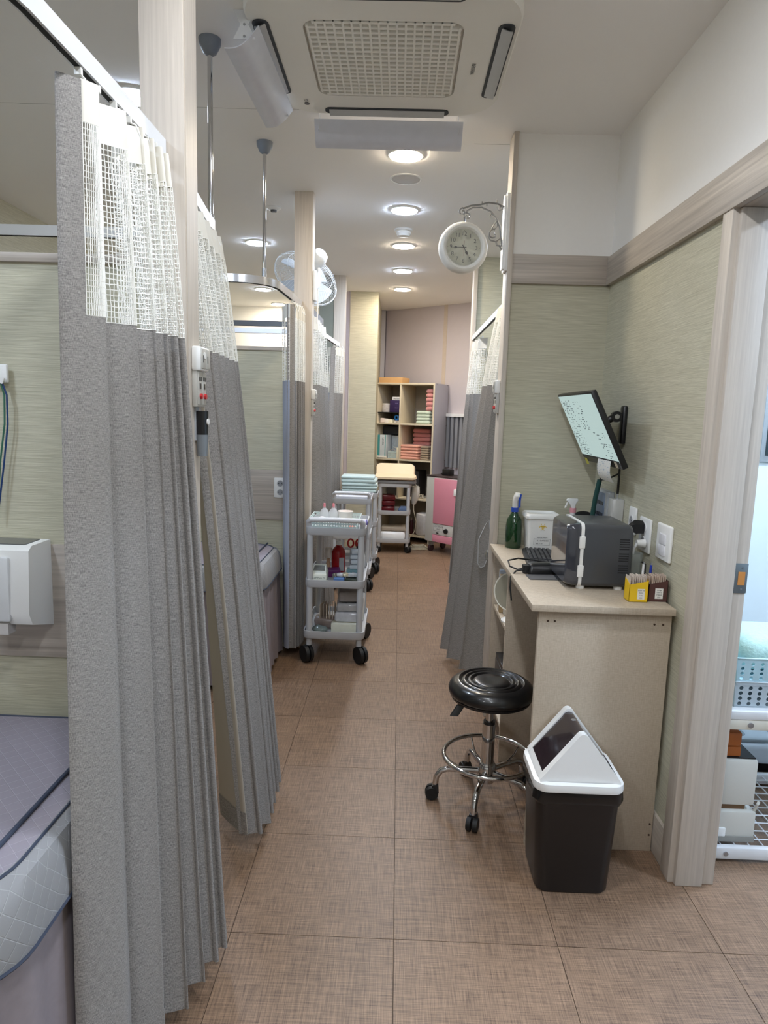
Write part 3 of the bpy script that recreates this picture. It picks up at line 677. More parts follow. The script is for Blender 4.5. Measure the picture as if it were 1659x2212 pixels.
# things in the desk shelves
t = thing('round_mirror', 'round standing mirror with white rim on the shelf of the desk', 'mirror', (0.522, 2.86, 0.5755))
MB().lathe([(0.052, 0), (0.052, 0.006), (0.02, 0.012), (0.008, 0.02)], 28).build('base', WPLAST, t)
MB().cyl((0, 0, 0.012), (0, 0.01, 0.05), 0.007, n=12).build('stem', WPLAST, t)
mm = Matrix.Translation((-0.01, 0.01, 0.128)) @ Matrix.Rotation(R(-38), 4, 'Z') @ Matrix.Rotation(R(82), 4, 'X')
rim = MB().lathe([(0.0, -0.006), (0.080, -0.006), (0.086, 0.0), (0.084, 0.008), (0.079, 0.006)], 40, m=mm).build('rim', mat('cream_plastic', (226, 222, 208), 0.4), t)
MB().lathe([(0.0, 0.0062), (0.079, 0.0062)], 40, m=mm).build('glass', mat('cream_reflection_glass', (226, 222, 206), 0.3, 0.4, var=0), t)  # cream base colour stands in for a beige reflection
t = thing('storage_box', 'black storage box on the low shelf of the desk', 'box', (0.64, 2.93, 0.141))
b_ = MB().box(-0.15, 0.2, -0.14, 0.14, 0, 0.22, 0.004).build('body', BLACK, t)
MB().box(-0.153, -0.149, -0.13, 0.13, 0.03, 0.20, 0.002).build('drawer_front', mat('charcoal_plastic', (38, 38, 40), 0.4), t)
MB().box(-0.158, -0.152, -0.03, 0.03, 0.10, 0.115, 0.002).build('handle', mat('charcoal_handle', (60, 60, 64), 0.4), t)
rnd = random.Random(2)
for k in range(7):
    c = ((222, 216, 204), (236, 234, 230), (202, 178, 140), (180, 188, 200), (228, 222, 210), (150, 160, 176), (238, 236, 230))[k]
    solo(MB().box(-0.12, 0.12, -0.012, 0.012, 0, 0.15+0.012*(k % 4), 0.001), 'paper_folder', mat('folder_%d' % k, c, 0.7), ('cream', 'white', 'tan', 'blue-grey', 'ivory', 'dull blue', 'pale')[k] + ' paper folder standing on the upper desk shelf behind the mirror', 'folder', (0.61+rnd.uniform(-0.012, 0.008), 2.945+0.026*k, 0.5755), group='folders on the desk shelf')

# ---------------------------------------------------------------- desk-top items
t = thing('spray_bottle', 'green glass spray bottle with white and blue trigger on the desk', 'spray bottle', (0.540, 3.075, DZ))
GG = mat('green_glass', (22, 58, 30), 0.08, var=0.05, coat=0.5)
MB().lathe([(0.0, 0), (0.034, 0), (0.037, 0.006), (0.037, 0.10), (0.033, 0.13), (0.018, 0.155), (0.013, 0.165), (0.013, 0.172)], 28).build('bottle', GG, t)
BLU = mat('blue_plastic', (36, 76, 180), 0.4)
MB().cyl((0, 0, 0.165), (0, 0, 0.185), 0.0165, n=20).build('collar', BLU, t)
MB().loft([rrect(0, 0, 0.022, 0.026, 0.006, 0.185), rrect(-0.002, -0.004, 0.020, 0.030, 0.006, 0.215), rrect(0.004, -0.012, 0.024, 0.046, 0.008, 0.238), rrect(0.008, -0.012, 0.020, 0.04, 0.008, 0.252)]).build('spray_head', WPLAST, t)
MB().loft([rrect(0.016, -0.02, 0.010, 0.014, 0.003, 0.188), rrect(0.014, -0.028, 0.010, 0.012, 0.003, 0.22), rrect(0.018, -0.026, 0.010, 0.012, 0.003, 0.248)]).build('trigger', BLU, t)

t = thing('sharps_container', 'white biohazard waste container with a yellow symbol on the desk', 'waste container', (0.653, 3.045, DZ))
lo = [rrect(0, 0, 0.118, 0.105, 0.012, 0), rrect(0, 0, 0.136, 0.118, 0.014, 0.150)]
MB().loft(lo).build('tub', WPLAST, t)
MB().loft([rrect(0, 0, 0.150, 0.132, 0.016, 0.148), rrect(0, 0, 0.152, 0.134, 0.016, 0.160), rrect(0, 0, 0.140, 0.122, 0.016, 0.170), rrect(0, 0, 0.128, 0.11, 0.016, 0.170), rrect(0, 0, 0.122, 0.105, 0.014, 0.162)]).build('lid', WPLAST, t)
def ontub(x, z, off=0.0006): return Vector((x, -(0.0525+0.0065*z/0.150)-off, z))
yel = mat('yellow_print', (226, 190, 40), 0.5, var=0)
sy = MB()
for a in (90, 210, 330):
    c = (0.008*math.cos(R(a)), 0.112+0.008*math.sin(R(a)))
    sy.tube([ontub(c[0]+0.0085*math.cos(R(a+40+280*k/14)), c[1]+0.0085*math.sin(R(a+40+280*k/14))) for k in range(15)], 0.0014, 5)
sy.tube([ontub(0.0075*math.cos(R(20*k)), 0.112+0.0075*math.sin(R(20*k))) for k in range(18)], 0.0009, 5, closed=True)
sy.build('biohazard_symbol', yel, t)
pk = mat('print_dark', (60, 60, 62), 0.6, var=0)
up = Vector((0, -0.043, 1)).normalized(); nrm = Vector((0, -1, -0.043)).normalized()
def tub_text(s, size, x, z): lettering(s, size, frame(ontub(x, z, 0.0007), (1, 0, 0), up, nrm), pk, t)
tub_text('MEDICAL WASTE', 0.0060, 0, 0.064); tub_text('1 & 2 DATE 025', 0.0085, 0.0, 0.050); tub_text('20L  1. 6', 0.0085, -0.012, 0.037)
lb = MB()
for z0 in (0.058, 0.030):
    lb.tube([ontub(-0.036, z0), ontub(0.036, z0)], 0.0005, 4)
for x0 in (-0.036, 0.036): lb.tube([ontub(x0, 0.030), ontub(x0, 0.058)], 0.0005, 4)
lb.build('label_border', pk, t)

t = thing('trigger_bottle', 'clear plastic bottle with a white trigger and pink liquid behind the mini fridge', 'spray bottle', (0.775, 2.97, DZ))
MB().lathe([(0.028, 0), (0.030, 0.005), (0.030, 0.14), (0.012, 0.175), (0.012, 0.19)], 24).build('bottle', mat('pale_clear_plastic', (214, 214, 216), 0.15, alpha=1), t)
MB().cyl((0, 0, 0.185), (0, 0, 0.205), 0.014, n=18).build('pink_collar', mat('pink_plastic', (214, 150, 160), 0.4), t)
MB().loft([rrect(0, 0, 0.016, 0.016, 0.004, 0.205), rrect(-0.004, 0, 0.030, 0.018, 0.004, 0.225), rrect(-0.006, 0, 0.052, 0.018, 0.004, 0.238), rrect(-0.004, 0, 0.044, 0.016, 0.004, 0.246)]).build('spray_head', mat('translucent_white', (226, 228, 228), 0.3), t)
MB().loft([rrect(-0.026, 0, 0.006, 0.010, 0.002, 0.228), rrect(-0.034, 0, 0.006, 0.010, 0.002, 0.205)]).build('trigger', MATS['translucent_white'], t)

t = thing('white_bottle', 'squat white bottle with a printed label between waste container and mini fridge', 'bottle', (0.733, 2.885, DZ))
MB().lathe([(0.038, 0), (0.040, 0.006), (0.040, 0.075), (0.030, 0.095), (0.013, 0.105), (0.012, 0.112)], 28).build('body', mat('soft_white', (236, 236, 238), 0.5), t)
MB().cyl((0, 0, 0.112), (0, 0, 0.122), 0.010, n=16).build('cap', mat('brown_cap', (150, 110, 80), 0.5), t)
MB().lathe([(0.0403, 0.02), (0.0405, 0.02), (0.0405, 0.07), (0.0403, 0.07)], 28).build('label', mat('label_white', (224, 230, 238), 0.5), t)

# keyboard
t = thing('keyboard', 'black computer keyboard lying across the desk', 'keyboard', (0.612, 2.805, DZ), R(-96))
BK = mat('matte_black', (26, 27, 29), 0.45)
KW, KD = 0.36, 0.130
mb = MB(); mb.loft([rrect(0, 0, KW, KD, 0.012, 0.0), rrect(0, 0, KW, KD, 0.012, 0.012), rrect(0, 0, KW-0.008, KD-0.008, 0.010, 0.016)]); 
cs = mb.build('case', BK, t)
kc = mat('keycap', (46, 48, 52), 0.4)
key = MB().loft([rrect(0, 0, 0.0140, 0.0155, 0.002, 0.016), rrect(0, 0, 0.011, 0.012, 0.002, 0.0225)]).build('key', kc, cs); kme = key.data; bpy.data.objects.remove(key)
for r_ in range(6):
    for c_ in range(21):
        if r_ == 5 and 4 <= c_ <= 9 and c_ != 6: continue
        if c_ in (15,) or (c_ == 19 and False): continue
        k = bpy.data.objects.new('key', kme); COL.objects.link(k); k.parent = cs
        k.location = (-KW/2+0.02+c_*0.0160, KD/2-0.02-r_*0.0180, 0)
        if r_ == 5 and c_ == 6: k.scale = (6.0, 1, 1)
# black case and cable in front of the keyboard
t = thing('power_adapter', 'black adapter box with a looping cable at the edge of the desk', 'adapter', (0.585, 2.575, DZ), R(8))
MB().loft([rrect(0, 0, 0.15, 0.06, 0.012, 0), rrect(0, 0, 0.155, 0.062, 0.014, 0.012), rrect(0, 0.004, 0.14, 0.045, 0.014, 0.036), rrect(0, 0.004, 0.12, 0.03, 0.010, 0.040)]).build('body', BLACK, t)
MB().loft([rrect(-0.078, 0, 0.03, 0.036, 0.010, 0.004), rrect(-0.078, 0, 0.03, 0.036, 0.010, 0.032)]).build('end_cap', RUBBER, t)
MB().tube([(-0.085, 0.0, 0.02), (-0.11, 0.01, 0.012), (-0.135, 0.03, 0.02), (-0.13, 0.07, 0.034), (-0.08, 0.10, 0.036), (-0.02, 0.10, 0.03), (0.03, 0.08, 0.025)], 0.0032, 8).build('cable', RUBBER, t)
MB().tube([(-0.085, -0.006, 0.016), (-0.12, -0.005, 0.010), (-0.142, -0.012, -0.01), (-0.145, -0.02, -0.05), (-0.14, -0.03, -0.10)], 0.0032, 8).build('cable', RUBBER, t)
solo(MB().loft([rrect(0, 0, 0.20, 0.075, 0.004, 0), rrect(0, 0, 0.20, 0.075, 0.004, 0.003)]), 'mouse_mat', mat('grey_mat', (92, 92, 94), 0.8), 'thin dark grey mat under the adapter on the desk', 'mat', (0.600, 2.50, DZ), R(3))

# mini fridge
t = thing('mini_fridge', 'dark grey mini refrigerator with a white door seal on the desk', 'mini fridge', (0.722, 2.455, DZ), 0); t.scale = (0.88, 0.84, 0.89)
FG = mat('dark_grey_gloss', (74, 76, 80), 0.3, var=0.02)
def yzrr(x, y0, y1, z0, z1, r): return [(x, p[0], p[1]) for p in rrect((y0+y1)/2, (z0+z1)/2, y1-y0, z1-z0, r, 0, 6)]
y0, y1, z0, z1 = -0.142, 0.142, 0.012, 0.262
MB().loft([yzrr(-0.075, y0, y1, z0, z1, 0.022), yzrr(0.10, y0, y1, z0, z1, 0.022), yzrr(0.118, y0+0.008, y1-0.008, z0+0.008, z1-0.008, 0.03), yzrr(0.124, y0+0.02, y1-0.02, z0+0.02, z1-0.02, 0.03)]).build('cabinet', FG, t)
MB().loft([yzrr(-0.088, y0-0.002, y1+0.002, z0-0.002, z1+0.002, 0.024), yzrr(-0.075, y0-0.002, y1+0.002, z0-0.002, z1+0.002, 0.024)]).build('door_seal', WPLAST, t)
dm = MB(); ls = []
for k in range(9):
    u = k/8; x = -0.089-0.030*u - 0.022*math.sin(u*math.pi/2); e = 0.012*u*u
    ls.append(yzrr(x, y0+e, y1-e, z0+e, z1-e, 0.024))
dm.loft(ls).build('door', mat('dark_grey_mirror', (60, 62, 70), 0.08, var=0.02, coat=0.6), t)
for zc in (0.19, 0.075):
    MB().box(-0.094, -0.070, y0-0.006, y0+0.004, zc-0.024, zc+0.024, 0.003).build('hinge', WPLAST, t)
for k in range(15):
    if k in (5, 10): continue
    z = 0.205-0.0094*k
    MB().box(0.066, 0.104, y0-0.0006, y0+0.002, z-0.0022, z+0.0022).build('vent_slot', DARK, t)
for dx in (-0.07, 0.08):
    for dy in (-0.11, 0.11):
        MB().cyl((dx, dy, 0), (dx, dy, 0.013), 0.017, n=18).build('foot', WPLAST, t)

# packet boxes
def packet_box(label, loc, c, n, prefix, sloped):
    t = thing('packet_box', label, 'box', loc, 0)
    mb = MB(); w_, d_ = 0.062, 0.050
    zf, zb_ = (0.062, 0.076)
    th = 0.0012
    for (x0, x1, ya, yb, zl, zr) in ((-w_/2, w_/2, -d_/2, -d_/2+th, 0.058, 0.072), (-w_/2, w_/2, d_/2-th, d_/2, 0.074, 0.074)):
        mb.loft([[(x0, ya, 0), (x1, ya, 0), (x1, ya, zr), (x0, ya, zl)], [(x0, yb, 0), (x1, yb, 0), (x1, yb, zr), (x0, yb, zl)]])
    for xa in (-w_/2, w_/2-th):
        zl = 0.058 if xa < 0 else 0.072
        mb.loft([[(xa, -d_/2, 0), (xa, d_/2, 0), (xa, d_/2, 0.074), (xa, -d_/2, zl)], [(xa+th, -d_/2, 0), (xa+th, d_/2, 0), (xa+th, d_/2, 0.074), (xa+th, -d_/2, zl)]])
    mb.box(-w_/2, w_/2, -d_/2, d_/2, 0, 0.0015)
    mb.build('carton', mat(prefix+'_card', c, 0.5), t, smooth=False)
    lab = MB().box(-0.004 if sloped else -0.010, 0.020 if sloped else 0.016, -d_/2-0.0007, -d_/2-0.0001, 0.010, 0.045).build('label', mat('label_paper', (236, 234, 228), 0.6), t)
    xo = 0.008 if sloped else 0.003
    for k, s in enumerate(('4.5X4 100', 'PADS', '2 ply', '|||||||') if sloped else ('Sponge', '5.0X7.5', 'STERILE', '||||||||')):
        lettering(s, 0.0052, frame((xo, -d_/2-0.0009, 0.039-0.008*k), (1, 0, 0), (0, 0, 1), (0, -1, 0)), pk, lab)
    rnd = random.Random(n)
    pm = mat(prefix+'_packet', (208, 196, 186) if sloped else (196, 176, 160), 0.5, var=0.35, scale=160)
    for k in range(n):
        x = -w_/2+0.005+(w_-0.010)*k/(n-1)
        o = MB().loft([[(-0.0009, -0.02, 0.0), (0.0009, -0.02, 0.0), (0.0009, 0.02, 0.0), (-0.0009, 0.02, 0.0)], [(-0.0009, -0.02, 0.082), (0.0009, -0.02, 0.082), (0.0009, 0.02, 0.082), (-0.0009, 0.02, 0.082)]]).build('packet', pm, t, smooth=False)
        o.location = (x, rnd.uniform(-0.002, 0.003), 0.002+rnd.uniform(-0.001, 0.004)); o.rotation_euler = (rnd.uniform(-0.06, 0.06), rnd.uniform(-0.06, 0.06), rnd.uniform(-0.05, 0.05))
    return t
yb = packet_box('bright yellow open carton full of small packets at the desk corner', (0.808, 2.222, DZ), (238, 196, 30), 15, 'yellow', True)
packet_box('dark brown open carton of packets at the desk corner next to the wall', (0.877, 2.236, DZ), (84, 52, 48), 15, 'brown', False)
for nm, c, x, y in (('white', (236, 236, 236), 0.852, 2.300), ('blue', (38, 60, 170), 0.876, 2.295)):
    t = thing('pen', nm + ' pen standing up behind the packet cartons', 'pen', (x, y, DZ))
    MB().cyl((0, 0, 0), (0.004, 0.004, 0.105), 0.0042, n=10).build('barrel', mat('pen_'+nm, c, 0.35), t)
    MB().cyl((0.004, 0.004, 0.105), (0.0043, 0.0043, 0.113), 0.003, n=10).build('button', ALU, t)
t = thing('glass_jar', 'clear glass tumbler with cords behind the mini fridge', 'tumbler', (0.862, 2.43, DZ))
GL = mat('smoky_clear_glass', (176, 182, 178), 0.08, alpha=0.45, var=0)
MB().lathe([(0.0, 0.002), (0.030, 0.002), (0.034, 0.12), (0.0325, 0.12), (0.0288, 0.006), (0.0, 0.006)], 28).build('glass', GL, t)
# power plug and cables at the wall
o1 = outlet('wide white double outlet on the right wall with a black plug in it', (XR, 2.475, 1.040), R(-90), 0.110, 0.125, 2)
o2 = outlet('small white outlet on the right wall behind the mini fridge', (XR, 2.615, 1.07), R(-90), 0.075, 0.105, 1)
t = thing('power_plug', 'black power plug with a cable in the wall outlet above the mini fridge', 'plug', (XR-0.013, 2.485, 1.066))
MB().loft([[(0.0, y, z) for y, z in ((-0.02, -0.02), (0.02, -0.02), (0.022, 0.012), (0.0, 0.024), (-0.02, 0.012))], [(-0.03, y*1.1, z*1.1) for y, z in ((-0.02, -0.02), (0.02, -0.02), (0.022, 0.012), (0.0, 0.024), (-0.02, 0.012))], [(-0.045, y*0.7, z*0.6) for y, z in ((-0.02, -0.02), (0.02, -0.02), (0.022, 0.012), (0.0, 0.024), (-0.02, 0.012))]]).build('body', BLACK, t)
MB().tube([(-0.035, 0, -0.01), (-0.045, -0.01, -0.05), (-0.040, -0.02, -0.11), (-0.035, -0.03, -0.17), (-0.03, -0.02, -0.205)], 0.0035, 8).build('cable', RUBBER, t)
MB().tube([(-0.07, 0.03, -0.15), (-0.05, -0.03, -0.135), (-0.02, -0.07, -0.115), (-0.012, -0.09, -0.12), (-0.014, -0.10, -0.16)], 0.0035, 8).build('cable', RUBBER, t)
t = thing('white_plug', 'white plug and cord hanging at the outlet beside the black plug', 'plug', (XR-0.013, 2.45, 1.012))
MB().cyl((0, 0, 0), (-0.03, 0, 0), 0.016, 0.012, n=16).build('body', WPLAST, t)
MB().tube([(-0.025, 0, 0), (-0.04, -0.004, -0.02), (-0.042, -0.008, -0.08), (-0.04, -0.01, -0.15), (-0.05, 0.0, -0.168)], 0.005, 8).build('cord', mat('white_cord', (224, 226, 226), 0.4), t)
t = thing('light_switch', 'white two-rocker light switch on the right wall above the cartons', 'switch', (XR, 2.290, 1.046), R(-90))
MB().box(-0.060, 0.060, -0.012, 0, -0.062, 0.062, 0.010, 3).build('plate', WPLAST, t)
for zc in (0.012, -0.026):
    MB().box(-0.026, 0.026, -0.0165, -0.010, zc-0.018, zc+0.018, 0.003).build('rocker', mat('rocker_white', (222, 222, 226), 0.35), t)
# intercom panel, router and antenna on the wall / partition corner
t = thing('intercom_panel', 'blue-grey wall control panel with rows of buttons behind the mini fridge', 'control panel', (XR-0.001, 2.95, 1.00), R(-90))
MB().box(-0.085, 0.085, -0.028, 0, 0, 0.15, 0.004).build('body', mat('silver_grey_plastic', (170, 174, 178), 0.35), t)
pf = MB().box(-0.078, 0.045, -0.031, -0.027, 0.02, 0.14, 0.002).build('face', mat('blue_grey_face', (110, 122, 140), 0.4), t)
for r_ in range(2):
    for c_ in range(5):
        MB().box(-0.066+c_*0.024-0.006, -0.066+c_*0.024+0.006, -0.034, -0.030, 0.045+r_*0.05-0.008, 0.045+r_*0.05+0.008).build('button', mat('dark_button', (52, 56, 66), 0.4), pf)
t = thing('wireless_router', 'slim silver wireless box with a black antenna on the right wall', 'router', (XR-0.001, 2.77, 1.0), R(-90))
MB().box(-0.030, 0.030, -0.045, 0, 0, 0.135, 0.003).build('body', mat('silver_box', (200, 200, 198), 0.35, 0.3), t)
an = MB().cyl((0, -0.02, 0.135), (0, -0.02, 0.155), 0.004, n=12).build('antenna_base', ALU, t)
MB().cyl((0, -0.02, 0.155), (0.002, -0.02, 0.255), 0.005, 0.0042, n=12).build('antenna', BLACK, t)
t = thing('round_speaker', 'black round desk device behind the mini fridge', 'device', (0.842, 3.02, DZ))
mm = Matrix.Translation((0, 0, 0.115)) @ Matrix.Rotation(R(62), 4, 'X')
MB().lathe([(0.0, -0.02), (0.06, -0.02), (0.072, -0.008), (0.072, 0.008), (0.060, 0.016), (0.0, 0.012)], 36, m=mm).build('disc', BLACK, t)
MB().cyl((0, 0.02, 0.0), (0, 0.01, 0.09), 0.03, 0.015, n=18).build('stand', BLACK, t)

# ---------------------------------------------------------------- monitor on wall arm
t = thing('monitor', 'black flat monitor tilted down on a wall arm above the desk', 'monitor', (XR, 2.805, 1.41))
Tn, Bn = Vector((0.700, 2.55, 1.552)), Vector((0.842, 2.55, 1.268))      # near top / near bottom corner of the screen plane
upv = (Tn-Bn).normalized(); fw = Vector((0, 1, 0)); nr = fw.cross(upv).normalized()
if nr.x > 0: nr = -nr
H_ = (Tn-Bn).length; W_ = 0.53
org = Bn - Vector((XR, 2.805, 1.41))
mx = frame(org, fw, upv, nr)
mb = MB().box(0, W_, 0, H_, -0.022, 0, 0.003); mb.xf(mx).build('case', BLACK, t)
mb = MB().box(0.12, W_-0.12, 0.05, H_-0.06, -0.05, -0.021, 0.008); mb.xf(mx).build('rear_housing', BLACK, t)
m_, nt, b = nodes('lit_screen'); b.inputs['Base Color'].default_value = (0.02, 0.02, 0.02, 1); b.inputs['Roughness'].default_value = 0.25
b.inputs['Emission Color'].default_value = (*lin((196, 222, 220)), 1); b.inputs['Emission Strength'].default_value = 0.72
scn = MB().box(0.008, W_-0.008, 0.026, H_-0.008, 0, 0.0008).xf(mx).build('screen', m_, t, smooth=False)
rnd = random.Random(4); tx = MB()
for (x0, x1, za, zb_, dens) in ((0.36, 0.51, 0.04, 0.29, 0.75), (0.22, 0.32, 0.16, 0.28, 0.5), (0.03, 0.15, 0.04, 0.10, 0.6), (0.06, 0.2, 0.12, 0.15, 0.5)):
    z = za
    while z < zb_:
        x = x0
        while x < x1:
            wd = rnd.uniform(0.004, 0.018)
            if rnd.random() < dens*0.6: tx.box(x, min(x1, x+wd), z, z+0.0028, 0.0008, 0.0011)
            x += wd+0.006
        z += 0.0085
tx.xf(mx).build('screen_text', mat('screen_ink', (70, 84, 96), 0.6, var=0), scn, smooth=False)
MB().box(0.008, W_-0.008, 0.026, 0.034, 0.0008, 0.0012).xf(mx).build('task_bar', mat('task_bar', (40, 44, 52), 0.5), scn)
MB().box(0.006, 0.020, 0.004, 0.018, 0, 0.001).xf(mx).build('power_light', mat('grey_button', (90, 90, 92), 0.4), t)
arm = MB(); A0 = mx @ Vector((W_*0.52, H_*0.5, -0.048)); 
arm.tube([A0, A0.lerp(Vector((-0.03, 0, 0.06)), 0.5), Vector((-0.03, 0.0, 0.06))], 0.014, 10).build('arm', BLACK, t)
MB().cyl((-0.04, -0.012, 0.055), (-0.04, 0.012, 0.055), 0.022, n=18).build('joint', BLACK, t)
MB().box(-0.02, 0.0, -0.022, 0.022, -0.055, 0.10, 0.008).build('wall_plate', BLACK, t)
MB().cyl((-0.0405, -0.013, 0.055), (-0.0405, -0.016, 0.055), 0.010, n=14).build('bolt', CHROME, t)
ppr = MB(); ppr.grid(lambda u, v: mx @ Vector((0.10+0.17*u, 0.030-0.085*v, 0.004+0.024*math.sin(v*2.2))), 6, 10); ppr.grid(lambda u, v: mx @ Vector((0.10+0.17*u, 0.030-0.085*v, 0.0048+0.024*math.sin(v*2.2))), 6, 10)
pm_ = streak('printed_note', (150, 170, 196), (240, 238, 232), (60, 60, 260), (20, 20, 90), 0.8, 0.0, p0=0.36, p1=0.46)
solo(ppr, 'paper_note', pm_, 'printed paper note taped below the monitor screen, curling outward', 'note', (XR, 2.805, 1.41))
solo(MB().box(0.045, 0.075, 0.004, 0.030, 0.0012, 0.002).xf(mx), 'sticky_label', mat('cream_label', (220, 206, 180), 0.6), 'small cream label stuck to the near corner below the screen', 'label', (XR, 2.805, 1.41))
solo(MB().box(W_-0.06, W_-0.02, -0.014, 0.016, 0.0012, 0.002).xf(mx), 'sticky_label', mat('yellow_label', (214, 208, 90), 0.6), 'small yellow label at the far bottom corner of the monitor', 'label', (XR, 2.805, 1.41))
t = thing('cable_bundle', 'dark green sleeved cable bundle hanging from the monitor to the desk', 'cable', (0.855, 2.86, DZ))
B0 = mx @ Vector((0.10, 0.0, -0.02)) + Vector((XR-0.855, 2.805-2.86, 1.41-DZ)); B1 = mx @ Vector((0.27, 0.0, -0.02)) + Vector((XR-0.855, 2.805-2.86, 1.41-DZ))
J = Vector((0.0, 0.02, 0.34))
MB().tube([J, Vector((-0.01, 0.03, 0.26)), Vector((-0.015, 0.05, 0.14)), Vector((-0.02, 0.06, 0.02))], 0.010, 10).build('sleeve', mat('green_sleeve', (20, 66, 62), 0.6), t)
for q, dz in ((B0, -0.03), (B1, -0.05), (B1+Vector((0, 0.03, 0)), -0.05)):
    MB().tube([q, q+Vector((0, 0, dz)), q.lerp(J, 0.6)+Vector((0, 0, -0.02)), J], 0.0035, 8).build('cable', RUBBER, t)

# ---------------------------------------------------------------- stool
t = thing('rolling_stool', 'round black padded rolling stool with chrome base beside the desk', 'stool', (0.375, 2.415, 0))
LEA = mat('black_leatherette', (20, 20, 21), 0.28, var=0.05, coat=0.3)
sp = [(0.0, 0.428), (0.145, 0.428), (0.153, 0.432), (0.158, 0.442), (0.158, 0.454), (0.152, 0.468), (0.140, 0.478)]
for rr in (0.112, 0.090, 0.070): sp += [(rr+0.016, 0.4835), (rr+0.009, 0.4845), (rr+0.004, 0.481), (rr, 0.477), (rr-0.003, 0.481)]
sp += [(0.060, 0.4845), (0.03, 0.483), (0.0, 0.482)]
MB().lathe(sp, 48).build('seat', LEA, t)
MB().lathe([(0.147, 0.418), (0.151, 0.428), (0.0, 0.429), (0.0, 0.418)], 40).build('seat_base', BLACK, t)
MB().cyl((0, 0, 0.245), (0, 0, 0.42), 0.014, n=18).build('gas_piston', CHROME, t)
MB().cyl((0, 0, 0.31), (0, 0, 0.325), 0.022, n=18).build('collar', BLACK, t)
MB().cyl((0, 0, 0.10), (0, 0, 0.315), 0.024, n=22).build('column', CHROME, t)
MB().lathe([(0.03, 0.085), (0.034, 0.095), (0.034, 0.15), (0.028, 0.16)], 24).build('hub', CHROME, t)
MB().tube([(0.0, -0.0, 0.410), (-0.06, -0.03, 0.406), (-0.10, -0.05, 0.400)], 0.006, 8).build('lever', BLACK, t)
MB().loft([rrect(-0.14, -0.07, 0.03, 0.012, 0.004, 0.372), rrect(-0.115, -0.058, 0.03, 0.012, 0.004, 0.408)]).build('lever_grip', BLACK, t)
MB().tube([(0.165*math.cos(R(k*10)), 0.165*math.sin(R(k*10)), 0.185) for k in range(36)], 0.0085, 10, closed=True).build('foot_ring', CHROME, t)
for k in range(5):
    a = R(178+72*k); d = Vector((math.cos(a), math.sin(a), 0)); z = Vector((0, 0, 1))
    lg = MB().tube([d*0.03+z*0.125, d*0.10+z*0.125, d*0.145+z*0.125, d*0.172+z*0.115, d*0.188+z*0.09, d*0.192+z*0.055], 0.0115, 12).build('leg', CHROME, t)
    MB().tube([d*0.10+z*0.13, d*0.14+z*0.155, d*0.165+z*0.185], 0.004, 8).build('ring_strut', CHROME, lg)
    c = d*0.192; tn = Vector((-d.y, d.x, 0)); off = d*0.012
    cs = MB()
    for s_ in (-1, 1): cs.cyl(c+off+tn*(s_*0.004)+z*0.026, c+off+tn*(s_*0.020)+z*0.026, 0.026, 0.024, n=20)
    w_ = cs.build('caster', RUBBER, t)
    MB().loft([[p+z*0.0 for p in [c+off*1.2+tn*0.017+z*0.03, c+off*1.2-tn*0.017+z*0.03, c-off*1.2-tn*0.017+z*0.03, c-off*1.2+tn*0.017+z*0.03]], [c+off+tn*0.014+z*0.058, c+off-tn*0.014+z*0.058, c-off-tn*0.012+z*0.062, c-off+tn*0.012+z*0.062]]).build('caster_hood', BLACK, w_)

# ---------------------------------------------------------------- waste bin
t = thing('waste_bin', 'dark brown waste bin with a white swing lid in front of the desk', 'waste bin', (0.583, 2.027, 0))
BRN = mat('dark_brown_plastic', (22, 18, 18), 0.35, var=0.03)
MB().loft([rrect(0, 0, 0.215, 0.200, 0.035, 0, 6), rrect(0, 0, 0.225, 0.210, 0.035, 0.01, 6), rrect(0, 0, 0.258, 0.222, 0.035, 0.335, 6)]).build('body', BRN, t)
rnd = random.Random(9); bl = []
for z, e in ((0.300, 0.004), (0.312, 0.014), (0.330, 0.010), (0.345, 0.004)):
    bl.append([(x*(1+rnd.uniform(0, 0.035))*(1+e*4), y*(1+rnd.uniform(0, 0.035))*(1+e*4), z+rnd.uniform(-0.004, 0.004)) for x, y, _ in rrect(0, 0, 0.258, 0.216, 0.035, 0, 6)])
MB().loft(bl, False, False).build('bin_liner', mat('black_film', (20, 18, 18), 0.2, var=0.1), t)
LW, LD = 0.272, 0.234
ld = MB()
ld.loft([rrect(0, 0, LW, LD, 0.04, 0.340, 6), rrect(0, 0, LW+0.004, LD+0.004, 0.042, 0.346, 6), rrect(0, 0, LW, LD, 0.04, 0.364, 6), rrect(0, 0, LW-0.024, LD-0.024, 0.034, 0.368, 6)], False, False)
# two gable ends (front and back) with thickness, rounded apex
for y_, sgn in ((-LD/2+0.014, 1), (LD/2-0.014, -1)):
    prof = [(-LW/2+0.016, 0.362), (-LW/2+0.014, 0.372)] + [(0.016*math.cos(R(a))+0.0, 0.505+0.016*math.sin(R(a))) for a in (140, 115, 90, 65, 40)] + [(LW/2-0.014, 0.372), (LW/2-0.016, 0.362)]
    p2 = [(x*0.94, 0.362+(z-0.362)*0.97) for x, z in prof]
    ld.loft([[(x, y_, z) for x, z in prof], [(x, y_+sgn*0.026, z) for x, z in prof]])
lid = ld.build('lid', WPLAST, t)
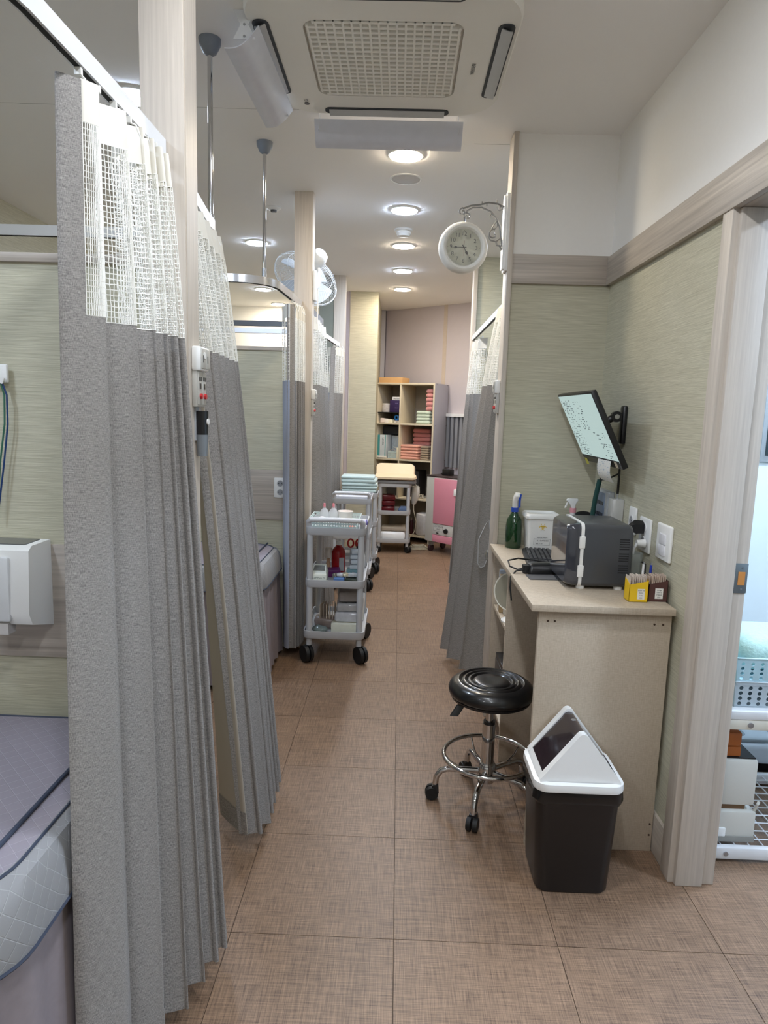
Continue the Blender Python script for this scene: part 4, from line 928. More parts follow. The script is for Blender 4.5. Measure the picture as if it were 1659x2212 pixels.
# left and right frame strips of the lid
for s_ in (-1, 1):
    fr = MB().loft([[(s_*(LW/2-0.012), -LD/2+0.03, 0.362), (s_*(LW/2-0.012), LD/2-0.03, 0.362), (s_*(LW/2-0.028), LD/2-0.03, 0.386), (s_*(LW/2-0.028), -LD/2+0.03, 0.386)], [(s_*(LW/2-0.02), -LD/2+0.03, 0.36), (s_*(LW/2-0.02), LD/2-0.03, 0.36), (s_*(LW/2-0.038), LD/2-0.03, 0.38), (s_*(LW/2-0.038), -LD/2+0.03, 0.38)]]).build('frame_strip', WPLAST, lid)
fl = MB(); pr = []
for a in range(0, 11):
    pr.append(a/10)
def flap_prof(off):
    w2 = LW/2-0.026
    out = [(-w2, 0.384+off)] + [(-0.022, 0.494+off)] + [(0.022*math.cos(R(a)), 0.488+0.024*math.sin(R(a))+off) for a in (130, 110, 90, 70, 50)] + [(0.022, 0.494+off), (w2, 0.384+off)]
    return out
yy0, yy1 = -LD/2+0.038, LD/2-0.038
fl.loft([[(x, yy0, z) for x, z in flap_prof(0.0)] + [(x, yy0, z) for x, z in reversed(flap_prof(-0.004))], [(x, yy1, z) for x, z in flap_prof(0.0)] + [(x, yy1, z) for x, z in reversed(flap_prof(-0.004))]])
fo = fl.build('swing_flap', mat('brown_gloss', (46, 36, 40), 0.15, var=0.03, coat=0.4), t)
MB().lathe([(0.0, 0.513), (0.007, 0.512), (0.0085, 0.510)], 20, c=(0.0, 0.02, 0)).build('badge', ALU, fo)

# ---------------------------------------------------------------- hanging clock
SILV = mat('aged_silver', (160, 160, 160), 0.3, 0.85, var=0.15, scale=60)
t = thing('wall_clock', 'round white double-sided clock hanging from a scrolled silver bracket on the post', 'clock', (0.458, 3.20, 2.09))
CX, CY, CZ = 0.262-0.458, 0.0, 2.194-2.09
MB().loft([[(x, y, z) for y, z in ((-0.04, 0.02), (-0.035, 0.005), (0.035, 0.005), (0.04, 0.02), (0.04, 0.31), (0.03, 0.335), (0.0, 0.345), (-0.03, 0.335), (-0.04, 0.31))] for x in (0, -0.012)]).loft([[(x, y*0.72, 0.01+z*0.94) for y, z in ((-0.04, 0.02), (-0.035, 0.005), (0.035, 0.005), (0.04, 0.02), (0.04, 0.31), (0.03, 0.335), (0.0, 0.345), (-0.03, 0.335), (-0.04, 0.31))] for x in (-0.012, -0.022)]).build('wall_plate', WPLAST, t)
def sp2(c, r0, r1, a0, a1, n=14):
    return [(c[0]+(r0+(r1-r0)*k/n)*math.cos(R(a0+(a1-a0)*k/n)), 0, c[1]+(r0+(r1-r0)*k/n)*math.sin(R(a0+(a1-a0)*k/n))) for k in range(n+1)]
br = MB()
main = [(-0.022, 0, 0.115), (-0.030, 0, 0.16), (-0.036, 0, 0.20), (-0.052, 0, 0.235), (-0.080, 0, 0.262), (-0.12, 0, 0.278), (-0.16, 0, 0.276), (-0.185, 0, 0.262), (-0.20, 0, 0.245)]
br.tube(main, 0.0045, 8)
br.tube([(-0.022, 0, 0.285), (-0.05, 0, 0.296), (-0.09, 0, 0.300), (-0.13, 0, 0.290), (-0.17, 0, 0.285), (-0.205, 0, 0.272)], 0.0040, 8)
br.tube(sp2((-0.205, 0.258), 0.018, 0.004, 60, 480), 0.0036, 8)
br.tube(sp2((-0.182, 0.240), 0.014, 0.004, 120, -240), 0.0034, 8)
br.tube(sp2((-0.036, 0.280), 0.016, 0.004, 150, 500), 0.0036, 8)
br.tube(sp2((-0.062, 0.165), 0.024, 0.005, 80, 420), 0.0036, 8)
br.tube([(-0.05, 0, 0.225), (-0.062, 0, 0.205), (-0.070, 0, 0.192), (-0.058, 0, 0.186), (-0.048, 0, 0.20), (-0.046, 0, 0.222)], 0.0034, 8)
br.tube([(-0.075, 0, 0.256), (-0.082, 0, 0.243), (-0.074, 0, 0.236)], 0.003, 8)
br.tube([(-0.03, 0, 0.15), (-0.05, 0, 0.135), (-0.075, 0, 0.14), (-0.086, 0, 0.16)], 0.0034, 8)
br.tube([(-0.022, 0, 0.10), (-0.032, 0, 0.118), (-0.044, 0, 0.12), (-0.05, 0, 0.135)], 0.005, 8)
for p in ((-0.12, 0.304), (-0.055, 0.312), (-0.098, 0.298)): br.cyl((p[0], 0, p[1]-0.014), (p[0], 0, p[1]), 0.003, n=8)
br.build('scroll_bracket', SILV, t)
MB().tube([(CX, 0, 0.238), (CX+0.002, 0, 0.225), (CX, 0, 0.205)], 0.0045, 8).build('hanger', SILV, t)
mm = Matrix.Translation((CX, CY, CZ)) @ Matrix.Rotation(R(8), 4, 'Z') @ Matrix.Rotation(R(90), 4, 'X')     # local +z -> -y (towards camera)
rm = MB().lathe([(0.0, -0.045), (0.085, -0.045), (0.104, -0.036), (0.110, -0.015), (0.110, 0.012), (0.104, 0.026), (0.094, 0.032), (0.086, 0.030), (0.080, 0.022), (0.078, 0.014)], 56, m=mm).build('case', mat('ivory_white_paint', (238, 237, 232), 0.35, var=0.01), t)
dial = MB().lathe([(0.0, 0.0145), (0.0785, 0.0145)], 48, m=mm).build('dial', mat('cream_dial', (232, 232, 214), 0.6, var=0.01), t)
ink = mat('clock_ink', (52, 52, 50), 0.6, var=0)
for n_ in range(1, 13):
    a = R(90-30*n_)
    lettering(str(n_), 0.025, mm @ Matrix.Translation((0.058*math.cos(a), 0.058*math.sin(a), 0.0150)), ink, dial, 'numeral')
    MB().lathe([(0.0011, 0), (0.0011, 0.0006)], 8, m=mm @ Matrix.Translation((0.0725*math.cos(a), 0.0725*math.sin(a), 0.0146))).build('minute_dot', ink, dial)
def hand(name, ang, L, w_, m_, tail=0.012, z=0.0165, spade=0.0):
    a = R(90-ang); mb = MB()
    mb.loft([[(-tail, -w_, z), (L, -w_*0.3, z), (L, w_*0.3, z), (-tail, w_, z)], [(-tail, -w_, z+0.0006), (L, -w_*0.3, z+0.0006), (L, w_*0.3, z+0.0006), (-tail, w_, z+0.0006)]])
    if spade: mb.loft([[(L*0.62+spade*math.cos(R(k*40)), spade*0.7*math.sin(R(k*40)), q) for k in range(9)] for q in (z, z+0.0007)])
    mb.xf(mm @ Matrix.Rotation(a, 4, 'Z')).build(name, m_, t)
hand('hour_hand', 150, 0.042, 0.0022, ink, spade=0.008); hand('minute_hand', 268, 0.060, 0.0018, ink, z=0.0175, spade=0.007); hand('second_hand', 183, 0.044, 0.0006, mat('second_red', (150, 70, 70), 0.5, var=0), tail=0.028, z=0.0185)
MB().lathe([(0.0, 0.0235), (0.040, 0.0230), (0.0795, 0.0205)], 40, m=mm).build('glass', mat('clear_dial_glass', (255, 255, 255), 0.03, alpha=0.10, var=0), t)

# ---------------------------------------------------------------- wall fan behind second post
t = thing('wall_fan', 'white wire-caged wall fan mounted on the far side of the second post', 'fan', (-0.521, 4.11, 2.30))
FC = Vector((-0.598, 4.34, 2.258)) - Vector((-0.521, 4.11, 2.30))
ax = Vector((-0.45, 0.60, -0.51)).normalized()
e1 = ax.orthogonal().normalized(); e2 = ax.cross(e1)
FW = mat('white_fan_plastic', (232, 236, 240), 0.3)
cg = MB(); FR_ = 0.205
for rr, dz in ((FR_, 0.0), (FR_, 0.012), (0.15, -0.055), (0.15, 0.055), (0.06, -0.062), (0.06, 0.062)):
    cg.tube([FC+ax*dz+(e1*math.cos(R(10*k))+e2*math.sin(R(10*k)))*rr for k in range(36)], 0.0028 if rr == FR_ else 0.0016, 6, closed=True)
for k in range(72):
    d = e1*math.cos(R(5*k))+e2*math.sin(R(5*k))
    for s_ in (-1, 1):
        cg.tube([FC+d*0.06+ax*(0.062*s_), FC+d*0.15+ax*(0.055*s_), FC+d*0.19+ax*(0.03*s_), FC+d*FR_+ax*(0.006 if s_ > 0 else 0.0)], 0.0013, 3, cap=False)
cg.build('cage', FW, t)
for k in range(4):
    a0 = R(90*k); bl = MB()
    def bp(u, v, off=0.0):
        r_ = 0.03+0.145*u; a = a0 + (v-0.5)*(1.1-0.2*u)
        return FC + (e1*math.cos(a)+e2*math.sin(a))*r_ + ax*((v-0.5)*0.045 + 0.01*u + off)
    bl.grid(lambda u, v: bp(u, v), 8, 6); bl.grid(lambda u, v: bp(u, v, 0.002), 8, 6)
    bl.build('blade', mat('pale_fan_blade', (206, 214, 224), 0.25, var=0.02), t)
mf = frame(FC, e1, e2, ax)
MB().lathe([(0.0, -0.215), (0.036, -0.212), (0.048, -0.20), (0.053, -0.17), (0.050, -0.10), (0.038, -0.065), (0.0, -0.06)], 32, m=mf).build('motor_housing', FW, t)
MB().lathe([(0.0, 0.066), (0.05, 0.064), (0.058, 0.060), (0.0, 0.055)], 28, m=mf).build('cage_cap', FW, t)
MB().lathe([(0.0, 0.04), (0.030, 0.035), (0.032, -0.04), (0.0, -0.05)], 20, m=mf).build('hub', FW, t)
vs = MB()
for k in range(7):
    a = R(200+9*k); vs.tube([FC+(e1*math.cos(a)+e2*math.sin(a))*0.0525+ax*q for q in (-0.15, -0.115)], 0.0022, 4)
vs.build('vent_slots', DARK, t)
MH = FC-ax*0.14
MB().tube([MH, MH+Vector((0.02, -0.02, -0.06)), Vector((0.02, 0.02, -0.12)), Vector((0.008, -0.01, -0.14))], 0.014, 10).build('neck', FW, t)
MB().box(0.0, 0.02, -0.06, 0.0, -0.22, -0.05, 0.006).build('wall_bracket', FW, t)
MB().cyl((0.02, 0.02, -0.14), (0.02, 0.02, -0.34), 0.0035, n=8).build('pull_rod', WPLAST, t)

# ---------------------------------------------------------------- trolleys
CARTM = mat('cart_grey_plastic', (184, 186, 190), 0.45, var=0.02)
TRAYM = mat('cart_tray_pale', (190, 192, 196), 0.45, var=0.02)
def cart(label, x0, x1, y0, y1, zs, handle=True, wheel=0.052, top_h=0.045):
    cx, cy = (x0+x1)/2, (y0+y1)/2; w_, d_ = x1-x0, y1-y0
    t = thing('utility_cart', label, 'cart', (cx, cy, 0), 0, 'grey three-tier plastic carts')
    for k, z in enumerate(zs):
        e = 0.012 if k == 0 else 0.0
        hh = top_h
        MB().loft([rrect(0, 0, w_-0.01+e, d_-0.01+e, 0.03, z, 5), rrect(0, 0, w_+e, d_+e, 0.034, z+0.012, 5), rrect(0, 0, w_+e, d_+e, 0.034, z+hh, 5), rrect(0, 0, w_-0.012+e, d_-0.012+e, 0.028, z+hh, 5), rrect(0, 0, w_-0.016+e, d_-0.016+e, 0.026, z+0.016, 5)]).build('tray', CARTM, t)
    lx, ly = w_/2-0.026, d_/2-0.026
    for sx in (-1, 1):
        for sy in (-1, 1):
            lg = MB()
            lg.cyl((sx*lx, sy*ly, zs[0]-0.045), (sx*lx, sy*ly, zs[0]+0.01), 0.016, n=16)
            for a, b in zip(zs, zs[1:]): lg.cyl((sx*lx, sy*ly, a+0.014), (sx*lx, sy*ly, b+0.006), 0.018, n=18)
            lg.build('leg', CARTM, t)
            c = Vector((sx*(lx+0.012), sy*ly, 0)); off = 0.012
            ca = MB()
            a_ = R(35 if sy < 0 else -25); dv = Vector((math.cos(a_), math.sin(a_), 0))
            for s_ in (-1, 1): ca.cyl(c+dv*(s_*0.004)+Vector((0, 0, wheel)), c+dv*(s_*0.024)+Vector((0, 0, wheel)), wheel, wheel*0.94, n=24)
            cw = ca.build('caster', RUBBER, t)
            MB().cyl(c+Vector((0, 0, wheel+0.01)), (sx*lx, sy*ly, zs[0]-0.04), 0.012, n=12).build('caster_stem', BLACK, cw)
    if handle:
        z = zs[-1]+top_h
        hz = z+0.045; yf = -d_/2+0.004
        pts = [(-w_/2+0.02, yf+0.03, z-0.02), (-w_/2+0.018, yf+0.01, hz-0.012), (-w_/2+0.03, yf-0.008, hz), (0, yf-0.012, hz+0.002), (w_/2-0.03, yf-0.008, hz), (w_/2-0.018, yf+0.01, hz-0.012), (w_/2-0.02, yf+0.03, z-0.02)]
        MB().tube(pts, [0.016, 0.016, 0.015, 0.014, 0.015, 0.016, 0.016], 12).build('handle', mat('pale_handle', (204, 206, 212), 0.4), t)
    return t
cart('nearest grey three-tier cart with a perforated basket on top', -0.508, -0.166, 3.77, 4.28, (0.150, 0.452, 0.756))
cart('second grey cart with an empty white tray on top', -0.520, -0.200, 5.40, 5.88, (0.140, 0.430, 0.715))
cart('third grey cart carrying the stack of pale green towels', -0.520, -0.165, 6.02, 6.30, (0.140, 0.430, 0.690), handle=False)
cart('farthest grey cart with a beige cushion on top, near the shelving unit', -0.195, 0.150, 6.98, 7.32, (0.105, 0.400, 0.690), handle=False, wheel=0.035)

# perforated panel helper
def perf(mb, o, ux, uz, w_, h_, nx, nz, rr=0.38):
    """rows of octagonal holes in a flat wall, o = lower left corner"""
    o, ux, uz = Vector(o), Vector(ux), Vector(uz); cw, ch = w_/nx, h_/nz; r_ = min(cw, ch)*rr
    for i in range(nx):
        for j in range(nz):
            c = o+ux*(cw*(i+0.5))+uz*(ch*(j+0.5)); sq = []; oc = []
            for k in range(8):
                a = R(45*k); cs, sn = math.cos(a), math.sin(a); mxx = max(abs(cs), abs(sn))
                sq.append(c+ux*(cs/mxx*cw/2)+uz*(sn/mxx*ch/2)); oc.append(c+ux*(cs*r_)+uz*(sn*r_))
            mb.add(sq+oc, [(k, (k+1) % 8, 8+(k+1) % 8, 8+k) for k in range(8)])
def basket(label, loc, w_, d_, h_, nx, ny, nz, m_, rz=0, grp=None, base=0.9):
    t = thing('basket', label, 'basket', loc, rz, grp)
    mb = MB(); e = (1-base)/2
    def wall(a, b, n):
        a0, b0 = Vector(a), Vector(b)
        # flared wall: build in its own plane
        lo0, lo1 = Vector((a0.x*base, a0.y*base, 0.004)), Vector((b0.x*base, b0.y*base, 0.004))
        ux = (lo1-lo0); L = ux.length; ux.normalize(); mid0 = (lo0+lo1)/2; mid1 = Vector(((a0.x+b0.x)/2, (a0.y+b0.y)/2, h_))
        uz = (mid1-mid0); Hh = uz.length; uz.normalize()
        perf(mb, lo0, ux, uz, L, Hh*0.86, n, nz)
        st = lo0+uz*(Hh*0.86); s2 = lo1+uz*(Hh*0.86)
        mb.add([st, s2, b0+Vector((0, 0, h_)), a0+Vector((0, 0, h_))], [(0, 1, 2, 3)])
        mb.add([lo0, lo0+uz*(Hh*0.86), a0+Vector((0, 0, h_))], [(0, 1, 2)])
    cs = [(-w_/2, -d_/2, 0), (w_/2, -d_/2, 0), (w_/2, d_/2, 0), (-w_/2, d_/2, 0)]
    for k, n in enumerate((nx, ny, nx, ny)): wall(cs[k], cs[(k+1) % 4], n)
    o = mb.build('side_walls', m_, t, smooth=False)
    md = o.modifiers.new('thickness', 'SOLIDIFY'); md.thickness = 0.0015
    MB().box(-w_/2*base, w_/2*base, -d_/2*base, d_/2*base, 0, 0.003).build('bottom', m_, t)
    MB().tube([(x, y, h_) for x, y, _ in rrect(0, 0, w_, d_, 0.008, 0, 3)], 0.003, 6, closed=True).build('rim', m_, t)
    return t
BAS = mat('pale_green_plastic', (200, 214, 212), 0.4, var=0.01)
basket('shallow pale green perforated basket on top of the nearest cart', (-0.350, 3.93, 0.772), 0.285, 0.24, 0.075, 17, 13, 3, BAS)
def wobble(mb, s, amp, sc=25):
    for i, v in enumerate(mb.v):
        n_ = noise.noise_vector(Vector(v)*sc+Vector((s*3.1, s*1.7, s))); mb.v[i] = (v[0]+n_.x*amp, v[1]+n_.y*amp, v[2]+n_.z*amp)
    return mb
def sphere(mb, c, r, sx=1, sy=1, sz=1, sub=3):
    bm = bmesh.new(); bmesh.ops.create_icosphere(bm, subdivisions=sub, radius=r, matrix=Matrix.Translation(c) @ Matrix.Diagonal((sx, sy, sz, 1))); return mb.frombm(bm)
FILM = mat('clear_film', (232, 232, 236), 0.12, alpha=0.45, var=0.05)
for k, (x, y) in enumerate(((-0.425, 3.99), (-0.372, 4.0))):
    t = thing('cupping_cup', ('left' if k == 0 else 'right') + ' clear cup with a pink tip in the cart basket', 'cup', (x, y, 0.776), 0, 'clear cups with pink tips')
    MB().lathe([(0.032, 0.0), (0.034, 0.02), (0.030, 0.075), (0.018, 0.098), (0.009, 0.106), (0.008, 0.115)], 24).build('cup', FILM, t)
    MB().cyl((0, 0, 0.108), (0, 0, 0.135), 0.008, 0.006, n=14).build('pink_valve', mat('pink_valve', (232, 140, 150), 0.4), t)
solo(wobble(sphere(MB(), (0, 0, 0.035), 0.04, 1.0, 0.8, 0.85), 2, 0.004), 'cotton_ball', mat('cotton_white', (240, 234, 232), 0.9), 'white cotton wad at the left front of the cart basket', 'cotton', (-0.428, 3.90, 0.776))
solo(MB().lathe([(0.0, 0.0), (0.032, 0.0), (0.044, 0.085), (0.047, 0.09), (0.0455, 0.091), (0.041, 0.085), (0.030, 0.004), (0.0, 0.004)], 30), 'paper_cup', mat('cup_cream', (240, 230, 222), 0.5), 'white round tub at the back of the cart basket', 'tub', (-0.300, 4.00, 0.776))
solo(sphere(MB(), (0, 0, 0.016), 0.017, 1.2, 1, 0.9), 'pink_cap', mat('salmon_cap', (236, 140, 120), 0.4), 'small salmon cap lying in the right corner of the cart basket', 'cap', (-0.250, 3.86, 0.776))
t = thing('tape_roll', 'purple and white roll lying on the cart beside the basket', 'roll', (-0.188, 3.92, 0.795), R(20))
MB().cyl((-0.02, 0, 0.018), (0.012, 0, 0.018), 0.019, n=20).build('sleeve', mat('lavender_white', (206, 200, 224), 0.5), t)
MB().cyl((0.012, 0, 0.018), (0.020, 0, 0.018), 0.0185, n=20).build('end_cap', mat('purple_plastic', (92, 84, 158), 0.4), t)

# middle tier of nearest cart
Z2 = 0.4685
t = thing('tissue_carton', 'white carton with a grey top window and green print on the cart middle tier', 'carton', (-0.435, 3.86, Z2))
cw = mat('white_carton', (228, 232, 222), 0.6)
MB().box(-0.048, 0.048, -0.06, 0.06, 0, 0.055, 0.002).loft([[(-0.046, -0.058, 0.055), (0.046, -0.058, 0.055), (0.046, 0.05, 0.055), (-0.046, 0.05, 0.055)], [(-0.030, -0.01, 0.095), (0.040, -0.01, 0.095), (0.040, 0.03, 0.095), (-0.030, 0.03, 0.095)]]).build('carton', cw, t)
MB().loft([[(-0.030, -0.040, 0.074), (0.036, -0.040, 0.074), (0.034, -0.012, 0.096), (-0.024, -0.012, 0.096)], [(-0.030, -0.042, 0.076), (0.036, -0.042, 0.076), (0.034, -0.014, 0.098), (-0.024, -0.014, 0.098)]]).build('grey_window', mat('grey_window_film', (120, 122, 120), 0.2), t)
lettering('LP Pure TI', 0.014, frame((0.008, -0.0605, 0.034), (1, 0, 0), (0, 0, 1), (0, -1, 0)), mat('print_green', (40, 70, 60), 0.6), t)
lettering('X 100', 0.010, frame((0.012, -0.0605, 0.018), (1, 0, 0), (0, 0, 1), (0, -1, 0)), MATS['print_green'], t)
MB().tube([(-0.033+0.006*math.cos(R(30*k)), -0.0602, 0.032+0.006*math.sin(R(30*k))) for k in range(12)], 0.0015, 5, closed=True).build('logo_ring', MATS['print_green'], t)
solo(MB().box(-0.06, 0.06, -0.04, 0.04, 0, 0.045, 0.004).box(-0.02, 0.03, -0.0405, -0.03, 0.015, 0.035), 'wipes_pack', mat('purple_pack', (96, 28, 96), 0.4, var=0.15), 'purple pack of wipes behind the white carton on the cart', 'pack', (-0.385, 4.00, Z2), R(8))
t = thing('antiseptic_bottle', 'dark red antiseptic bottle with a white cap on the cart middle tier', 'bottle', (-0.345, 4.10, Z2))
MB().lathe([(0.040, 0), (0.043, 0.006), (0.043, 0.12), (0.036, 0.145), (0.018, 0.165), (0.016, 0.175)], 28).build('bottle', mat('red_brown_plastic', (150, 22, 26), 0.25), t)
MB().cyl((0, 0, 0.172), (0, 0, 0.195), 0.018, n=20).build('cap', WPLAST, t)
MB().box(0.008, 0.038, -0.044, -0.036, 0.02, 0.10, 0.002).build('label', mat('grey_label', (176, 176, 176), 0.6), t)
t = thing('dropper_bottle', 'slim bottle with a tall beige cap beside the red bottle', 'bottle', (-0.405, 4.08, Z2))
MB().lathe([(0.014, 0), (0.016, 0.006), (0.014, 0.06), (0.010, 0.075), (0.009, 0.10)], 18).build('bottle', mat('amber_beige', (196, 160, 130), 0.3), t)
MB().cyl((0, 0, 0.095), (0, 0, 0.155), 0.024, 0.020, n=20).build('cap', mat('beige_cap', (206, 196, 186), 0.4), t)
t = thing('scissors', 'red-handled scissors standing at the back of the cart middle tier', 'scissors', (-0.262, 4.20, Z2))
for dx in (-0.016, 0.034):
    MB().tube([(dx+0.018*math.cos(R(30*k)), 0, 0.165+0.026*math.sin(R(30*k))) for k in range(12)], 0.006, 8, closed=True).build('handle', mat('red_handle', (190, 30, 34), 0.35), t)
    MB().box(dx-0.005, dx+0.005, -0.002, 0.002, 0.0, 0.142).build('blade', ALU, t)
t = thing('dispenser_bottle', 'white squeeze bottle with a black neck and red cap on the cart', 'bottle', (-0.215, 4.14, Z2))
MB().lathe([(0.030, 0), (0.032, 0.1), (0.024, 0.13), (0.020, 0.14)], 20).build('body', mat('bottle_white', (226, 228, 230), 0.4), t)
MB().cyl((0, 0, 0.138), (0, 0, 0.165), 0.024, n=18).build('neck', BLACK, t)
MB().loft([rrect(0, 0, 0.05, 0.035, 0.008, 0.165), rrect(0.004, 0, 0.035, 0.03, 0.008, 0.195)]).build('cap', MATS['red_handle'], t)
for k in range(4):
    solo(wobble(MB().box(-0.034, 0.034, -0.03, 0.03, 0, 0.028, 0.008), k, 0.003), 'gauze_pack', mat('gauze_blue_white', (206, 216, 226), 0.6), ('lowest', 'second', 'third', 'topmost')[k] + ' pale gauze pack of the small pile on the cart', 'gauze pack', (-0.232+0.004*(k % 2), 4.00, Z2+0.050+0.030*k), R(-6+5*k), 'gauze packs on the cart')
solo(MB().box(-0.05, 0.045, -0.035, 0.035, 0, 0.049, 0.002), 'perforated_box', mat('teal_box', (120, 160, 172), 0.5, var=0.2, scale=90), 'teal patterned box under the gauze packs on the cart', 'box', (-0.235, 4.00, Z2))
t = thing('kidney_tray', 'shiny steel tray holding foil pieces on the cart middle tier', 'tray', (-0.275, 3.875, Z2))
STEEL = mat('polished_steel', (206, 208, 210), 0.15, 0.95, var=0)
MB().loft([rrect(0, 0, 0.15, 0.075, 0.034, 0.0, 6), rrect(0, 0, 0.175, 0.095, 0.044, 0.040, 6), rrect(0, 0, 0.17, 0.09, 0.042, 0.040, 6), rrect(0, 0, 0.146, 0.07, 0.032, 0.003, 6)]).build('tray', STEEL, t)
for k, (x, y, c) in enumerate(((-0.315, 3.872, (226, 228, 232)), (-0.285, 3.88, (216, 206, 176)), (-0.255, 3.872, (230, 232, 236)), (-0.232, 3.882, (200, 206, 212)))):
    solo(wobble(MB().box(-0.017, 0.017, -0.022, 0.022, 0, 0.030, 0.006), 11+k, 0.007, 40), 'foil_piece', mat('foil_%d' % k, c, 0.2, 0.4, var=0.2), ('leftmost white', 'yellowish', 'third white', 'rightmost silver')[k] + ' crumpled foil piece in the steel tray', 'foil', (x, y, Z2+0.020), R(20*k), 'foil pieces in the steel tray')
solo(wobble(MB().box(-0.03, 0.03, -0.014, 0.014, 0, 0.038, 0.006), 5, 0.003), 'blue_packet', mat('blue_packet', (86, 122, 176), 0.3, var=0.3), 'small blue packet at the front of the cart middle tier', 'packet', (-0.315, 3.808, Z2))
solo(wobble(MB().box(-0.045, 0.045, -0.012, 0.012, 0, 0.035, 0.006), 6, 0.003), 'green_packet', mat('dark_green_packet', (34, 46, 34), 0.3), 'dark green packet at the front right of the cart middle tier', 'packet', (-0.235, 3.806, Z2))
# bottom tier of nearest cart
Z1 = 0.1665
solo(MB().box(-0.085, 0.08, -0.085, 0.10, 0, 0.052, 0.004), 'foam_block', mat('cream_foam', (216, 214, 196), 0.8, var=0.12), 'cream foam block on the bottom tier of the near cart', 'foam block', (-0.275, 3.93, Z1))
for k, (dx, h_, c) in enumerate(((0.0, 0.055, (206, 208, 216)), (0.006, 0.050, (176, 176, 178)), (0.012, 0.062, (150, 144, 142)))):
    solo(wobble(MB().box(-0.075, 0.065, -0.075, 0.085, 0, h_, 0.012, 3), 20+k, 0.005, 30), 'plastic_pouch', mat('pouch_%d' % k, c, 0.12, var=0.2, scale=40), ('lowest silvery', 'middle grey', 'topmost brownish')[k] + ' plastic pouch of the pile on the cart bottom tier', 'pouch', (-0.268+dx, 3.945+0.012*k, Z1+0.055+0.058*k), R(4*k), 'plastic pouches on the cart bottom tier')
for k in range(6):
    solo(MB().box(-0.0015, 0.0015, -0.045, 0.045, 0, 0.085), 'paper_envelope', mat('envelope_%d' % (k % 3), ((206, 190, 170), (190, 176, 164), (220, 206, 186))[k % 3], 0.6), ('leftmost', 'second', 'third', 'fourth', 'fifth', 'rightmost')[k] + ' tan paper envelope in the leaning row on the bottom tier of the near cart', 'envelope', (-0.425+0.016*k, 3.95, Z1+0.062), R(4*k-10), 'leaning envelopes on the cart')
solo(wobble(MB().box(-0.06, 0.06, -0.05, 0.07, 0, 0.062, 0.015, 3), 31, 0.008, 22), 'wrapped_bundle', mat('brown_grey_wrap', (140, 126, 120), 0.3, var=0.25), 'brownish wrapped bundle under the envelopes on the cart', 'bundle', (-0.405, 3.95, Z1))
solo(wobble(sphere(MB(), (0, 0, 0.022), 0.03, 1.6, 1.1, 0.72), 7, 0.006, 30), 'plastic_bag', mat('green_grey_film', (110, 122, 120), 0.12, var=0.2), 'crumpled grey-green plastic bag at the front left of the cart bottom tier', 'plastic bag', (-0.425, 3.835, Z1))
solo(wobble(MB().box(-0.012, 0.008, -0.05, 0.07, 0, 0.15, 0.004), 8, 0.006, 20), 'paper_sheets', WPLAST, 'white paper bundle sticking up at the right rear of the cart bottom tier', 'paper', (-0.186, 4.13, Z1))

# second cart: white tray
solo(MB().loft([rrect(0, 0, 0.26, 0.36, 0.02, 0, 4), rrect(0, 0, 0.28, 0.38, 0.02, 0.036, 4), rrect(0, 0, 0.274, 0.374, 0.02, 0.036, 4), rrect(0, 0, 0.256, 0.356, 0.018, 0.004, 4)]), 'plastic_tray', mat('pale_tray', (206, 208, 216), 0.4), 'empty pale plastic tray on the second cart', 'tray', (-0.365, 5.66, 0.7315))
# towels
def towel(label, loc, w_, d_, h_, m_, rz, grp, seed, fold=True):
    mb = MB().box(-w_/2, w_/2, -d_/2, d_/2, 0, h_, h_*0.46, 3)
    return solo(wobble(mb, seed, h_*0.09, 18), 'folded_towel', m_, label, 'towel', loc, rz, grp, ang=60)
MINT = mat('mint_towel', (182, 200, 200), 0.95, var=0.1, scale=60, bump=0.4, sheen=0.3)
zt_ = 0.7355
for k, (w_, h_, dx) in enumerate(((0.31, 0.030, 0.01), (0.32, 0.026, 0.012), (0.325, 0.030, 0.008), (0.315, 0.034, 0.006), (0.30, 0.026, -0.006))):
    towel(('lowest', 'second', 'middle', 'fourth', 'topmost')[k] + ' pale green towel of the stack on the third cart', (-0.345+dx, 6.16, zt_), w_, 0.25, h_, MINT, R((k % 3-1)*2), 'pale green towels on the third cart', k); zt_ += h_
# fourth cart items
t = thing('cushion', 'beige padded cushion with dark piping leaning on the farthest cart', 'cushion', (-0.02, 7.10, 0.7365))
BEI = mat('beige_vinyl', (226, 204, 172), 0.5, var=0.02)
mb = MB(); mb.loft([rrect(0, 0, 0.43, 0.24, 0.04, 0.0, 6), rrect(0, 0, 0.445, 0.255, 0.045, 0.012, 6), rrect(0, 0, 0.43, 0.24, 0.04, 0.034, 6)]); mb.xf(Matrix.Rotation(R(6), 4, 'X')).build('lower_pad', mat('grey_vinyl', (110, 110, 112), 0.5), t)
mb = MB(); mb.loft([rrect(0, 0, 0.40, 0.10, 0.035, 0, 6), rrect(0, 0, 0.435, 0.12, 0.045, 0.012, 6), rrect(0, 0, 0.42, 0.11, 0.04, 0.030, 6)]); mb.xf(Matrix.Translation((0.005, -0.085, 0.045)) @ Matrix.Rotation(R(16), 4, 'X')).build('front_pad', BEI, t)
mb = MB(); mb.loft([rrect(0, 0, 0.38, 0.15, 0.04, 0, 6), rrect(0, 0, 0.41, 0.18, 0.05, 0.012, 6), rrect(0, 0, 0.39, 0.165, 0.045, 0.030, 6)]); mb.xf(Matrix.Translation((0.0, 0.035, 0.105)) @ Matrix.Rotation(R(48), 4, 'X')).build('back_pad', BEI, t)
pp = [Matrix.Translation((0.0, 0.035, 0.105)) @ Matrix.Rotation(R(48), 4, 'X') @ Vector(p) for p in rrect(0, 0, 0.414, 0.184, 0.05, 0.006, 6)]
